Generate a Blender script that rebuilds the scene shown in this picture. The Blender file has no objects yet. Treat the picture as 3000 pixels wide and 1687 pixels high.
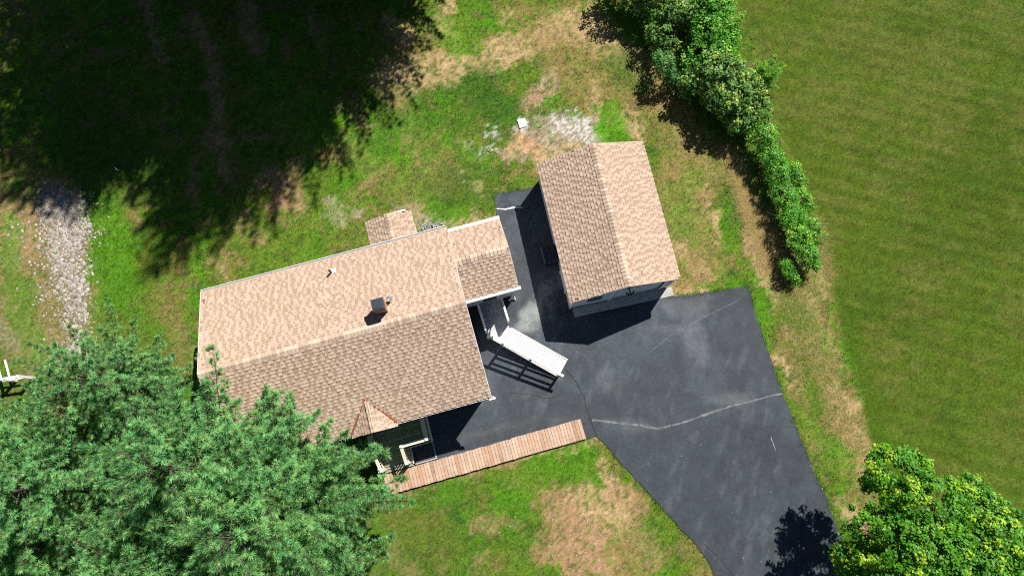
import bpy, math, random
import numpy as np
from mathutils import Vector, Matrix
from mathutils.geometry import delaunay_2d_cdt

# ------------------------------------------------------------------ camera, sky, sun, exposure
sc = bpy.context.scene
COL = sc.collection
CAM_H, FPX, W0, H0, NADIR_V = 32.0, 2001.0, 3000.0, 1687.0, 1245.0
TH = math.atan((NADIR_V - H0 / 2) / FPX)
cam = bpy.data.cameras.new('camera')
cam.sensor_fit = 'HORIZONTAL'; cam.sensor_width = 36.0; cam.lens = FPX / W0 * 36.0
cam.clip_start = 0.1; cam.clip_end = 1500.0
camo = bpy.data.objects.new('camera', cam); COL.objects.link(camo)
camo.location = (0, 0, CAM_H); camo.rotation_euler = (TH, 0, 0)
sc.camera = camo

SUN = Vector((-0.48, -0.695, -1.0)).normalized()          # direction the light travels
sun_el = math.asin(-SUN.z); sun_az = math.atan2(-SUN.x, -SUN.y)
world = bpy.data.worlds.new('World'); sc.world = world; world.use_nodes = True
wn = world.node_tree; wn.nodes.clear()
sky = wn.nodes.new('ShaderNodeTexSky'); sky.sky_type = 'NISHITA'; sky.sun_disc = False
sky.sun_elevation = sun_el; sky.sun_rotation = sun_az; sky.air_density = 0.6; sky.dust_density = 0.1
bg = wn.nodes.new('ShaderNodeBackground'); bg.inputs['Strength'].default_value = 0.05
wo = wn.nodes.new('ShaderNodeOutputWorld')
wn.links.new(sky.outputs[0], bg.inputs['Color']); wn.links.new(bg.outputs[0], wo.inputs['Surface'])
sl = bpy.data.lights.new('sun', 'SUN'); sl.energy = 5.0; sl.angle = math.radians(0.53); sl.color = (1.0, 0.955, 0.88)
so = bpy.data.objects.new('sun', sl); COL.objects.link(so)
so.rotation_euler = SUN.to_track_quat('-Z', 'Y').to_euler(); so.location = (20, 30, 60)
sc.view_settings.view_transform = 'Standard'; sc.view_settings.look = 'None'
sc.view_settings.exposure = 0.75; sc.view_settings.gamma = 1.0; sc.view_settings.use_curve_mapping = False
sc.cycles.max_bounces = 6; sc.cycles.diffuse_bounces = 3; sc.cycles.transparent_max_bounces = 4
sc.cycles.use_denoising = False; sc.cycles.filter_width = 1.1

# ------------------------------------------------------------------ helpers
KEXP = 1.75     # rendered value of a level sunlit white surface, used to turn seen colours into base colours
def lin(c):
    c = np.asarray(c, float) / 255.0
    return np.where(c <= 0.04045, c / 12.92, ((c + 0.055) / 1.055) ** 2.4)
def alb(r, g, b, k=None):
    return lin((r, g, b)) / (k or KEXP)
def P(u, v, z=0.0):
    """photo pixel -> world point at height z"""
    x = (u - W0 / 2) / FPX; y = (H0 / 2 - v) / FPX
    d = np.array([x, y * math.cos(TH) + math.sin(TH), y * math.sin(TH) - math.cos(TH)])
    t = (CAM_H - z) / -d[2]
    return np.array([d[0] * t, d[1] * t, z])
def proj(x, y, z=0.0):
    zc = z - CAM_H
    yy = y * math.cos(TH) + zc * math.sin(TH); zz = -y * math.sin(TH) + zc * math.cos(TH)
    return W0 / 2 + FPX * x / -zz, H0 / 2 - FPX * yy / -zz

_perm = np.random.default_rng(5).random((256, 256))
def vnoise(x, y, s=0):
    x = np.asarray(x, float) + s * 17.31; y = np.asarray(y, float) + s * 9.77
    xi = np.floor(x).astype(int); yi = np.floor(y).astype(int)
    fx = x - xi; fy = y - yi
    fx = fx * fx * (3 - 2 * fx); fy = fy * fy * (3 - 2 * fy)
    a = _perm[xi & 255, yi & 255]; b = _perm[(xi + 1) & 255, yi & 255]
    c = _perm[xi & 255, (yi + 1) & 255]; d = _perm[(xi + 1) & 255, (yi + 1) & 255]
    return (a * (1 - fx) + b * fx) * (1 - fy) + (c * (1 - fx) + d * fx) * fy
def fbm(x, y, s=0, o=4):
    t = 0.0; a = 0.5; n = 0.0
    for i in range(o):
        t = t + a * vnoise(x * 2 ** i, y * 2 ** i, s + i * 3); n += a; a *= 0.55
    return t / n
def smooth(a, b, x):
    t = np.clip((x - a) / (b - a), 0, 1); return t * t * (3 - 2 * t)
def inpoly(px, py, poly):
    poly = np.asarray(poly, float); r = np.zeros(px.shape, bool)
    j = len(poly) - 1
    for i in range(len(poly)):
        xi, yi = poly[i][:2]; xj, yj = poly[j][:2]
        c = ((yi > py) != (yj > py)) & (px < (xj - xi) * (py - yi) / (yj - yi + 1e-12) + xi)
        r ^= c; j = i
    return r

def mesh_np(name, v, f, col=None, smooth_shade=False):
    v = np.asarray(v, np.float32); f = np.asarray(f, np.int32)
    me = bpy.data.meshes.new(name)
    me.vertices.add(len(v)); me.vertices.foreach_set('co', v.ravel())
    n, k = f.shape
    me.loops.add(n * k); me.loops.foreach_set('vertex_index', f.ravel())
    me.polygons.add(n); me.polygons.foreach_set('loop_start', np.arange(n, dtype=np.int32) * k)
    me.polygons.foreach_set('loop_total', np.full(n, k, np.int32))
    if smooth_shade: me.polygons.foreach_set('use_smooth', np.ones(n, bool))
    me.update(calc_edges=True); me.validate()
    if col is not None:
        a = me.color_attributes.new('Col', 'FLOAT_COLOR', 'POINT')
        c = np.ones((len(v), 4), np.float32); c[:, :3] = col
        a.data.foreach_set('color', c.ravel())
    return me
def link(name, me, mat=None, parent=None):
    o = bpy.data.objects.new(name, me); COL.objects.link(o)
    if mat is not None and not me.materials: me.materials.append(mat)
    if parent is not None: o.parent = parent
    return o
def tag(o, label=None, cat=None, group=None, kind=None):
    if label: o['label'] = label
    if cat: o['category'] = cat
    if group: o['group'] = group
    if kind: o['kind'] = kind
    return o
def thing(name, label, cat, loc=(0, 0, 0), rz=0.0, group=None):
    o = bpy.data.objects.new(name, None); COL.objects.link(o)
    o.empty_display_size = 0.2
    o.location = loc; o.rotation_euler = (0, 0, rz)
    return tag(o, label, cat, group)

class MB:
    """collects simple solids into one mesh"""
    def __init__(s, off=(0, 0, 0)): s.v = []; s.f = []; s.c = []; s.off = np.asarray(off, float)
    def add(s, v, f, c=None):
        b = len(s.v)
        for q in v: s.v.append(tuple(np.asarray(q, float) - s.off)); s.c.append(c if c is not None else (1, 1, 1))
        for q in f: s.f.append(tuple(i + b for i in q))
    def hexa(s, lo, hi, c=None):
        """lo, hi: 4 points each, counter-clockwise seen from above"""
        s.add(list(lo) + list(hi), [(3, 2, 1, 0), (4, 5, 6, 7), (0, 1, 5, 4), (1, 2, 6, 5), (2, 3, 7, 6), (3, 0, 4, 7)], c)
    def box(s, x0, x1, y0, y1, z0, z1, c=None):
        s.hexa([(x0, y0, z0), (x1, y0, z0), (x1, y1, z0), (x0, y1, z0)], [(x0, y0, z1), (x1, y0, z1), (x1, y1, z1), (x0, y1, z1)], c)
    def beam(s, a, b, w, h, c=None, up=(0, 0, 1)):
        a = np.asarray(a, float); b = np.asarray(b, float); d = b - a; d /= np.linalg.norm(d)
        r = np.cross(d, up); r /= max(1e-9, np.linalg.norm(r)); u = np.cross(r, d)
        r = r * w / 2; u = u * h / 2
        s.hexa([a - r - u, a + r - u, b + r - u, b - r - u][::1], [a - r + u, a + r + u, b + r + u, b - r + u], c)
    def tube(s, pts, rad, seg=8, c=None, caps=True):
        pts = [np.asarray(p, float) for p in pts]; n = len(pts)
        rad = [rad] * n if np.isscalar(rad) else rad
        V = []; F = []
        for i, p in enumerate(pts):
            d = pts[min(i + 1, n - 1)] - pts[max(i - 1, 0)]; d /= max(1e-9, np.linalg.norm(d))
            ref = np.array([0, 0, 1.0]) if abs(d[2]) < 0.9 else np.array([1.0, 0, 0])
            r = np.cross(d, ref); r /= np.linalg.norm(r); u = np.cross(r, d)
            for k in range(seg):
                t = 2 * math.pi * k / seg; V.append(p + (r * math.cos(t) + u * math.sin(t)) * rad[i])
        for i in range(n - 1):
            for k in range(seg):
                k2 = (k + 1) % seg; F.append((i * seg + k, i * seg + k2, (i + 1) * seg + k2, (i + 1) * seg + k))
        if caps:
            F.append(tuple(range(seg))[::-1]); F.append(tuple((n - 1) * seg + k for k in range(seg)))
        s.add(V, F, c)
    def mesh(s, name):
        me = bpy.data.meshes.new(name); me.from_pydata([tuple(float(q) for q in p) for p in s.v], [], s.f)
        a = me.color_attributes.new('Col', 'FLOAT_COLOR', 'POINT')
        a.data.foreach_set('color', np.c_[np.asarray(s.c, np.float32), np.ones(len(s.c), np.float32)].ravel())
        me.update(); return me
    def build(s, name, mat, parent=None, fix=True):
        me = s.mesh(name)
        if fix:
            import bmesh
            bm = bmesh.new(); bm.from_mesh(me); bmesh.ops.recalc_face_normals(bm, faces=bm.faces); bm.to_mesh(me); bm.free()
        return link(name, me, mat, parent)

# ------------------------------------------------------------------ materials
def mat(name, col=(0.5, 0.5, 0.5), rough=0.8, attr=False, noise=None, bump=None, spec=0.3, metal=0.0, trans=0.0, wave=None):
    """noise=(scale, low, high) multiplies the colour; bump=(scale, strength, distance)"""
    m = bpy.data.materials.new(name); m.use_nodes = True
    nt = m.node_tree; N = nt.nodes; Lk = nt.links
    p = N['Principled BSDF']; out = N['Material Output']
    p.inputs['Roughness'].default_value = rough; p.inputs['Metallic'].default_value = metal
    p.inputs['Specular IOR Level'].default_value = spec
    src = None
    if attr:
        at = N.new('ShaderNodeAttribute'); at.attribute_name = 'Col'; src = at.outputs['Color']
        if tuple(col) != (1, 1, 1):
            mm = N.new('ShaderNodeMix'); mm.data_type = 'RGBA'; mm.blend_type = 'MULTIPLY'; mm.inputs[0].default_value = 1
            mm.inputs[7].default_value = (*col, 1); Lk.new(src, mm.inputs[6]); src = mm.outputs[2]
    else:
        rgb = N.new('ShaderNodeRGB'); rgb.outputs[0].default_value = (*col, 1); src = rgb.outputs[0]
    geo = N.new('ShaderNodeNewGeometry')
    if noise:
        for sc_, lo, hi in (noise if isinstance(noise[0], (tuple, list)) else [noise]):
            tx = N.new('ShaderNodeTexNoise'); tx.inputs['Scale'].default_value = sc_; tx.inputs['Detail'].default_value = 4
            Lk.new(geo.outputs['Position'], tx.inputs['Vector'])
            mr = N.new('ShaderNodeMapRange'); mr.inputs[1].default_value = 0.3; mr.inputs[2].default_value = 0.7
            mr.inputs[3].default_value = lo; mr.inputs[4].default_value = hi; Lk.new(tx.outputs[0], mr.inputs[0])
            mm = N.new('ShaderNodeMix'); mm.data_type = 'RGBA'; mm.blend_type = 'MULTIPLY'; mm.inputs[0].default_value = 1
            Lk.new(src, mm.inputs[6]); Lk.new(mr.outputs[0], mm.inputs[7]); src = mm.outputs[2]
    Lk.new(src, p.inputs['Base Color'])
    if bump:
        tx = N.new('ShaderNodeTexNoise'); tx.inputs['Scale'].default_value = bump[0]; tx.inputs['Detail'].default_value = 5
        Lk.new(geo.outputs['Position'], tx.inputs['Vector'])
        b = N.new('ShaderNodeBump'); b.inputs['Strength'].default_value = bump[1]; b.inputs['Distance'].default_value = bump[2]
        Lk.new(tx.outputs[0], b.inputs['Height']); Lk.new(b.outputs[0], p.inputs['Normal'])
    if wave:   # horizontal laps of siding
        tc = N.new('ShaderNodeTexCoord'); sx = N.new('ShaderNodeSeparateXYZ'); Lk.new(geo.outputs['Position'], sx.inputs[0])
        ma = N.new('ShaderNodeMath'); ma.operation = 'DIVIDE'; ma.inputs[1].default_value = wave; Lk.new(sx.outputs[2], ma.inputs[0])
        fr = N.new('ShaderNodeMath'); fr.operation = 'FRACT'; Lk.new(ma.outputs[0], fr.inputs[0])
        b = N.new('ShaderNodeBump'); b.invert = True; b.inputs['Strength'].default_value = 0.8; b.inputs['Distance'].default_value = 0.012
        Lk.new(fr.outputs[0], b.inputs['Height']); Lk.new(b.outputs[0], p.inputs['Normal'])
    if trans > 0:
        tr = N.new('ShaderNodeBsdfTranslucent'); Lk.new(src, tr.inputs['Color'])
        mx = N.new('ShaderNodeMixShader'); mx.inputs[0].default_value = trans
        Lk.new(p.outputs[0], mx.inputs[1]); Lk.new(tr.outputs[0], mx.inputs[2]); Lk.new(mx.outputs[0], out.inputs['Surface'])
    return m

M = {}
M['ground'] = mat('ground_turf', (1, 1, 1), 0.95, attr=True, noise=[(9.0, 0.72, 1.2), (55.0, 0.65, 1.25)], bump=(30.0, 0.5, 0.03), spec=0.1)
M['grass'] = mat('grass_blade', (1, 1, 1), 0.7, attr=True, spec=0.15, trans=0.3)
M['asphalt'] = mat('asphalt', (1, 1, 1), 0.75, attr=True, noise=[(1.6, 0.84, 1.14), (6.0, 0.9, 1.16), (22.0, 0.84, 1.2), (110.0, 0.62, 1.38)], bump=(150.0, 0.4, 0.006), spec=0.25)
M['crack'] = mat('crack_filler', tuple(alb(150, 153, 156)), 0.9, noise=[(4.0, 0.55, 1.1), (40.0, 0.6, 1.2)])
M['crack_dark'] = mat('open_crack', tuple(alb(70, 60, 55)), 0.95, noise=(30.0, 0.5, 1.3))
M['concrete'] = mat('concrete', tuple(alb(205, 203, 196)), 0.9, noise=[(3.0, 0.85, 1.08), (40.0, 0.9, 1.08)], bump=(80.0, 0.3, 0.004))
M['shingle'] = mat('shingle_granules', (1, 1, 1), 0.92, attr=True, noise=[(2.2, 0.93, 1.07), (90.0, 0.85, 1.15)], spec=0.15)
M['deckroof'] = mat('roof_sheathing', (0.2, 0.13, 0.09), 0.9)
M['siding'] = mat('vinyl_siding', (0.62, 0.64, 0.66), 0.55, noise=(2.0, 0.95, 1.03), wave=0.11)
M['white'] = mat('white_paint', (0.74, 0.74, 0.73), 0.5, noise=[(6.0, 0.9, 1.03), (60.0, 0.94, 1.03)])
M['whitewood'] = mat('white_painted_board', (1, 1, 1), 0.6, attr=True, noise=[(8.0, 0.92, 1.05), (70.0, 0.92, 1.05)])
M['cream'] = mat('cream_rail', (0.66, 0.62, 0.46), 0.6, noise=(20.0, 0.88, 1.06))
M['deck'] = mat('deck_board', (1, 1, 1), 0.75, attr=True, noise=[(12.0, 0.85, 1.12), (60.0, 0.9, 1.1)])
M['plank'] = mat('cedar_plank', (1, 1, 1), 0.8, attr=True, noise=[(1.3, 0.92, 1.05), (5.0, 0.86, 1.1), (45.0, 0.84, 1.12)])
M['rust'] = mat('rusty_flashing', tuple(alb(178, 104, 70)), 0.85, noise=[(10.0, 0.7, 1.15), (60.0, 0.75, 1.2)])
M['brick'] = mat('chimney_brick', (0.36, 0.2, 0.16), 0.9, noise=[(14.0, 0.75, 1.2)])
M['mortar'] = mat('chimney_mortar', (0.36, 0.33, 0.3), 0.95)
M['cap'] = mat('chimney_cap_metal', (0.05, 0.065, 0.085), 0.35, metal=0.4, noise=(9.0, 0.85, 1.15), spec=0.6)
M['black'] = mat('black_metal', (0.012, 0.012, 0.014), 0.45)
M['grey'] = mat('grey_metal', (0.25, 0.26, 0.27), 0.5, metal=0.3)
M['glass'] = mat('dark_glass', (0.012, 0.014, 0.018), 0.08, spec=0.5)
M['plastic'] = mat('dark_plastic', (0.018, 0.022, 0.035), 0.4, noise=(8.0, 0.8, 1.2))
M['hose'] = mat('grey_hose', (0.3, 0.33, 0.36), 0.5)
M['stone'] = mat('stone', (1, 1, 1), 0.9, attr=True, noise=(25.0, 0.85, 1.12))
M['bark'] = mat('bark', (0.085, 0.068, 0.052), 0.95, noise=[(8.0, 0.6, 1.3), (40.0, 0.7, 1.2)])
M['twig'] = mat('grey_twig', (0.26, 0.23, 0.2), 0.95, noise=(20.0, 0.7, 1.2))
M['needle'] = mat('pine_needle', (2.3, 2.35, 2.25), 0.6, attr=True, spec=0.12, trans=0.35)
M['leaf'] = mat('leaf', (1.75, 1.7, 1.5), 0.5, attr=True, spec=0.3, trans=0.3)
M['paper'] = mat('white_sheet', (0.75, 0.78, 0.82), 0.7)

# ------------------------------------------------------------------ frames taken from the photo
HA = math.radians(15.4); HO = P(1363, 886, 5.0); HO[2] = 0
hx = np.array([math.cos(HA), math.sin(HA), 0]); hy = np.array([-math.sin(HA), math.cos(HA), 0])
def HW(a, b, z=0.0): return HO + hx * a + hy * b + np.array([0, 0, z])
GA = math.radians(12.5)
gx = np.array([math.cos(GA), math.sin(GA), 0]); gy = np.array([-math.sin(GA), math.cos(GA), 0])
G_ZE, G_ZR = 2.1, 3.1
_gc = [P(1676, 888, G_ZE), P(1994, 814, G_ZE), P(1880, 412, G_ZE), P(1570, 484, G_ZE)]
_ga = [float(c @ gx) for c in _gc]; _gb = [float(c @ gy) for c in _gc]
G_W = (_ga[0] + _ga[3]) / 2; G_E = (_ga[1] + _ga[2]) / 2; G_S = (_gb[0] + _gb[1]) / 2; G_N = (_gb[2] + _gb[3]) / 2
GC = gx * (G_W + G_E) / 2 + gy * G_S; GC[2] = 0                   # origin: middle of the front eave line
GHW = (G_E - G_W) / 2; GL = G_N - G_S
def GW(a, b, z=0.0): return GC + gx * a + gy * b + np.array([0, 0, z])

def pxpoly(pts): return [tuple(P(u, v, 0)[:2]) for u, v in pts]
DRIVE = pxpoly([(1448, 576), (1455, 567), (1480, 563), (1530, 556), (1580, 540), (1640, 560), (1760, 700), (1960, 872), (2010, 866), (2090, 853), (2188, 838),
                (2200, 862), (2212, 915), (2236, 985), (2258, 1050), (2290, 1148), (2318, 1210), (2345, 1285), (2382, 1375), (2417, 1450), (2450, 1540),
                (2490, 1640), (2540, 1790), (2230, 1800), (2100, 1695), (2065, 1630), (2030, 1585), (1995, 1548), (1950, 1500), (1900, 1445), (1850, 1390),
                (1812, 1348), (1790, 1322), (1757, 1284), (1745, 1275), (1720, 1285), (1690, 1262), (1350, 1352), (1275, 1372), (1100, 1330), (1230, 1180), (1385, 1120),
                (1340, 900), (1420, 860), (1500, 760), (1470, 700), (1458, 640), (1454, 610)])
HOUSE_FP = [HW(-10.6, -3.5)[:2], HW(0, -3.5)[:2], HW(0, 0.6)[:2], HW(2.2, 0.6)[:2], HW(2.2, 3.5)[:2], HW(-10.6, 3.5)[:2]]
GAR_FP = [GW(-2.3, .2)[:2], GW(2.3, .2)[:2], GW(2.3, GL - .1)[:2], GW(-2.3, GL - .1)[:2]]
WALK_FP = [HW(-5.7, -6.66)[:2], HW(3.64, -6.66)[:2], HW(3.64, -5.72)[:2], HW(-5.7, -5.72)[:2]]
APRON_FP = [GW(-2.25, -.4)[:2], GW(2.75, -.4)[:2], GW(2.75, .3)[:2], GW(-2.25, .3)[:2]]

# ------------------------------------------------------------------ what covers the ground, and where
C_LUSH, C_LAWN, C_OLIVE, C_DARK = alb(104, 162, 36), alb(118, 150, 48), alb(142, 146, 66), alb(72, 120, 40)
C_FIELD, C_FIELD2, C_FIELD3 = alb(102, 126, 38), alb(88, 112, 30), alb(130, 134, 64)
C_DRY, C_SAND, C_DIRT, C_ASH, C_PINK, C_GREYSOIL = alb(176, 148, 98), alb(206, 176, 130), alb(188, 152, 114), alb(226, 224, 220), alb(222, 168, 132), alb(186, 168, 142)
TYPE = {'dry': C_DRY, 'sand': C_SAND, 'dirt': C_DIRT, 'ash': C_ASH, 'pink': C_PINK, 'grey': C_GREYSOIL, 'lush': C_LUSH, 'dark': C_DARK, 'olive': C_OLIVE}
# strokes (photo pixels on the ground): u1, v1, u2, v2, half width, strength, cover
STROKES = [
    (1140, 235, 1310, 195, 55, .95, 'sand'), (1310, 200, 1480, 150, 42, .95, 'sand'), (1480, 150, 1600, 110, 40, .85, 'sand'), (1600, 110, 1740, 60, 45, .8, 'sand'),
    (1120, 270, 1160, 290, 30, .7, 'dry'), (1560, 60, 1720, 110, 60, .6, 'dry'), (1650, 60, 1790, 140, 45, .75, 'sand'), (1780, 110, 1880, 200, 36, .7, 'sand'),
    (1295, 0, 1310, 80, 26, .95, 'sand'), (1310, 80, 1345, 122, 14, .7, 'sand'), (1130, 55, 1190, 118, 20, .9, 'sand'), (1500, 40, 1470, 70, 14, .6, 'sand'),
    (1040, 305, 1062, 370, 12, .9, 'dirt'), (1062, 370, 1088, 388, 12, .8, 'dirt'), (1185, 400, 1190, 410, 20, .9, 'sand'), (1215, 470, 1225, 475, 16, .7, 'dirt'),
    (1150, 285, 1180, 305, 16, .5, 'dirt'), (1290, 385, 1280, 380, 14, .6, 'dirt'), (1100, 520, 1075, 545, 18, .6, 'dirt'), (1060, 550, 1040, 570, 16, .5, 'dirt'),
    (1560, 290, 1600, 240, 34, .95, 'grey'), (1545, 300, 1580, 270, 30, .7, 'dirt'), (1740, 260, 1745, 330, 22, .9, 'sand'), (1650, 230, 1800, 330, 60, .45, 'dry'),
    (1560, 400, 1740, 380, 50, .97, 'grey'), (1520, 430, 1620, 460, 40, .95, 'sand'), (1660, 365, 1720, 395, 36, .95, 'ash'), (1548, 405, 1565, 445, 24, .85, 'pink'),
    (1640, 380, 1700, 350, 26, .7, 'ash'), (1600, 470, 1680, 450, 30, .9, 'sand'), (1500, 455, 1530, 465, 22, .8, 'grey'),
    (1800, 360, 1860, 400, 26, .9, 'sand'), (1850, 330, 1875, 410, 12, .8, 'sand'), (1780, 340, 1790, 400, 40, .85, 'lush'), (1760, 380, 1800, 405, 30, .8, 'lush'),
    (1440, 392, 1455, 392, 14, .95, 'ash'), (1410, 445, 1465, 440, 9, .8, 'ash'), (1450, 440, 1470, 445, 10, .9, 'ash'), (1375, 445, 1395, 470, 16, .3, 'ash'), (1528, 362, 1532, 366, 20, .9, 'ash'),
    (1372, 522, 1378, 528, 8, .9, 'ash'), (1395, 540, 1405, 545, 20, .95, 'sand'), (955, 600, 990, 640, 24, .97, 'grey'), (1035, 640, 1070, 612, 8, .8, 'grey'), (1060, 625, 1030, 628, 8, .6, 'grey'),
    (790, 520, 860, 590, 34, .9, 'dirt'), (830, 590, 790, 600, 24, .85, 'dirt'), (860, 470, 850, 520, 26, .75, 'dirt'), (700, 620, 705, 660, 22, .7, 'dirt'),
    (620, 150, 640, 420, 26, .85, 'dirt'), (640, 420, 670, 520, 18, .8, 'dirt'), (575, 60, 620, 150, 24, .8, 'dirt'), (430, 0, 470, 180, 13, .8, 'dirt'), (720, 0, 740, 130, 32, .8, 'dirt'), (900, 40, 930, 130, 18, .7, 'dirt'),
    (560, 440, 570, 600, 14, .6, 'dirt'), (660, 680, 672, 800, 8, .6, 'dirt'), (628, 755, 632, 765, 9, .8, 'dirt'), (655, 770, 668, 810, 8, .8, 'sand'), (668, 810, 680, 830, 6, .8, 'sand'), (755, 690, 770, 692, 14, .7, 'dirt'),
    (1215, 610, 1225, 640, 18, .7, 'sand'), (1225, 650, 1290, 660, 22, .9, 'grey'), (1200, 605, 1160, 618, 12, .8, 'grey'), (1290, 660, 1320, 665, 18, .6, 'grey'), (1300, 640, 1390, 640, 30, .4, 'lush'),
    (1330, 660, 1450, 630, 8, .7, 'sand'),
    # strip between the garage and the hedge
    (1990, 720, 2075, 800, 24, .85, 'sand'), (1975, 840, 2060, 845, 20, .9, 'sand'), (1960, 820, 2010, 830, 30, .7, 'dry'), (2040, 560, 2080, 640, 18, .8, 'sand'), (2090, 640, 2105, 730, 14, .75, 'sand'),
    (2030, 640, 2060, 720, 14, .6, 'dirt'), (1950, 480, 1990, 560, 26, .5, 'dry'), (2000, 420, 2060, 560, 40, .5, 'dry'), (2120, 440, 2165, 490, 20, .95, 'sand'), (2150, 500, 2180, 600, 18, .85, 'sand'),
    (2180, 600, 2240, 700, 32, .9, 'sand'), (2210, 700, 2250, 790, 30, .9, 'sand'), (2240, 780, 2270, 860, 26, .8, 'sand'), (1940, 300, 2050, 420, 50, .5, 'dry'), (2260, 640, 2300, 760, 30, .7, 'dry'),
    (2215, 880, 2250, 1010, 20, .85, 'lush'), (2060, 840, 2150, 826, 10, .9, 'lush'), (2250, 1010, 2280, 1030, 14, .8, 'lush'),
    (2310, 760, 2380, 1000, 60, .7, 'dry'), (2350, 900, 2420, 1100, 50, .75, 'sand'), (2300, 1040, 2330, 1150, 30, .6, 'dirt'), (2400, 1080, 2480, 1260, 60, .65, 'dry'), (2430, 1150, 2470, 1250, 30, .7, 'sand'),
    (2340, 1180, 2400, 1300, 22, .5, 'dry'), (2480, 1200, 2520, 1350, 40, .8, 'sand'), (2440, 1270, 2540, 1420, 55, .6, 'dry'), (2470, 1480, 2530, 1540, 30, .9, 'sand'), (2400, 800, 2425, 860, 18, .7, 'sand'),
    (2280, 1060, 2300, 1110, 14, .8, 'sand'), (2330, 880, 2370, 960, 22, .6, 'lush'), (2400, 960, 2420, 1040, 16, .6, 'lush'), (2370, 1120, 2410, 1210, 24, .6, 'lush'), (2450, 1090, 2470, 1140, 18, .6, 'dark'), (2360, 1230, 2440, 1330, 22, .6, 'lush'), (2450, 1300, 2470, 1340, 26, .7, 'lush'), (2280, 760, 2330, 850, 20, .5, 'olive'), (2150, 560, 2130, 660, 24, .5, 'dark'), (2040, 700, 2010, 600, 26, .5, 'lush'), (1990, 640, 1960, 560, 20, .5, 'lush'),
    (1900, 260, 2060, 520, 70, .55, 'dry'), (1960, 520, 2080, 780, 60, .5, 'dry'), (1640, 160, 1900, 260, 70, .5, 'dry'), (1160, 330, 1300, 520, 60, .25, 'dry'), (1000, 430, 1180, 560, 60, .3, 'dry'), (1200, 420, 1290, 560, 40, .25, 'dry'), (1100, 430, 1260, 420, 50, .4, 'lush'), (1330, 330, 1420, 500, 50, .4, 'lush'), (1000, 560, 900, 760, 40, .4, 'lush'), (1110, 120, 1280, 130, 40, .4, 'dry'),
    # front lawn
    (1640, 1480, 1720, 1560, 62, .92, 'dirt'), (1720, 1560, 1740, 1680, 95, .92, 'dirt'), (1660, 1600, 1720, 1690, 60, .9, 'dirt'), (1780, 1440, 1860, 1480, 44, .9, 'dirt'), (1700, 1450, 1800, 1500, 50, .8, 'sand'),
    (1850, 1560, 1900, 1640, 46, .6, 'dirt'), (1820, 1620, 1860, 1690, 50, .6, 'dry'), (1760, 1360, 1790, 1400, 18, .8, 'sand'), (1390, 1535, 1440, 1545, 26, .7, 'dirt'), (1410, 1620, 1400, 1640, 18, .7, 'dirt'),
    (1150, 1630, 1200, 1680, 26, .6, 'dirt'), (1480, 1540, 1520, 1550, 14, .5, 'dirt'), (1580, 1600, 1640, 1560, 36, .7, 'dirt'), (1140, 1455, 1330, 1400, 7, .8, 'dirt'), (1330, 1400, 1560, 1335, 9, .8, 'dirt'), (1560, 1330, 1750, 1282, 9, .8, 'sand'),
    (1110, 1450, 1135, 1460, 22, .9, 'grey'), (1300, 1450, 1350, 1400, 30, .6, 'lush'), (1500, 1450, 1560, 1400, 60, .5, 'lush'), (1600, 1350, 1700, 1320, 40, .4, 'lush'), (1530, 1350, 1500, 1352, 14, .7, 'dirt'),
    (1150, 1530, 1300, 1600, 70, .5, 'olive'), (1540, 1660, 1600, 1690, 40, .6, 'lush'), (2020, 1600, 2080, 1690, 40, .4, 'dry'),
    # west side
    (0, 640, 120, 700, 70, .8, 'dirt'), (60, 700, 90, 1040, 90, .7, 'dirt'), (10, 800, 20, 1000, 40, .6, 'dirt'), (60, 700, 130, 960, 40, .8, 'dirt'), (150, 580, 260, 1080, 74, .85, 'dirt'), (0, 560, 90, 640, 40, .5, 'dirt'), (30, 640, 60, 1000, 26, .6, 'lush'), (0, 930, 30, 1020, 20, .7, 'grey'),
    (120, 980, 230, 1060, 60, .85, 'dirt'), (90, 850, 110, 1040, 30, .6, 'lush'),
    (300, 640, 340, 960, 70, .85, 'lush'), (400, 760, 430, 980, 60, .6, 'lush'), (480, 880, 540, 1040, 40, .45, 'dry'), (520, 960, 545, 1100, 30, .5, 'dry'), (330, 960, 460, 1060, 60, .6, 'olive'), (420, 760, 470, 900, 24, .5, 'olive'),
    (0, 1120, 1100, 1700, 420, .35, 'dark'), (930, 1430, 990, 1470, 46, .9, 'sand'), (100, 1380, 180, 1400, 40, .9, 'dirt'), (150, 1150, 180, 1230, 40, .8, 'dirt'),
    (250, 350, 330, 500, 120, .5, 'dark'), (800, 250, 900, 350, 70, .5, 'lush'), (1100, 340, 1400, 300, 90, .35, 'dark'), (1400, 230, 1470, 330, 60, .6, 'dark'), (1320, 90, 1330, 130, 40, .6, 'lush'),
    (1360, 30, 1380, 120, 40, .5, 'lush'), (1300, 560, 1440, 540, 60, .45, 'dark'), (1800, 170, 1860, 240, 44, .55, 'dark'), (2000, 560, 2030, 520, 30, .4, 'lush'), (2120, 640, 2150, 740, 26, .5, 'lush'),
]
FIELD_EDGE = [(2155, 0), (2170, 60), (2248, 200), (2255, 326), (2318, 466), (2400, 652), (2417, 757), (2457, 932), (2504, 1106), (2550, 1281), (2600, 1500), (2680, 1687)]
def field_side(u, v):
    e = np.array(FIELD_EDGE, float)
    return u - np.interp(v, np.r_[-900, e[:, 1], 2600], np.r_[1840, e[:, 0], 3050])

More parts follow.
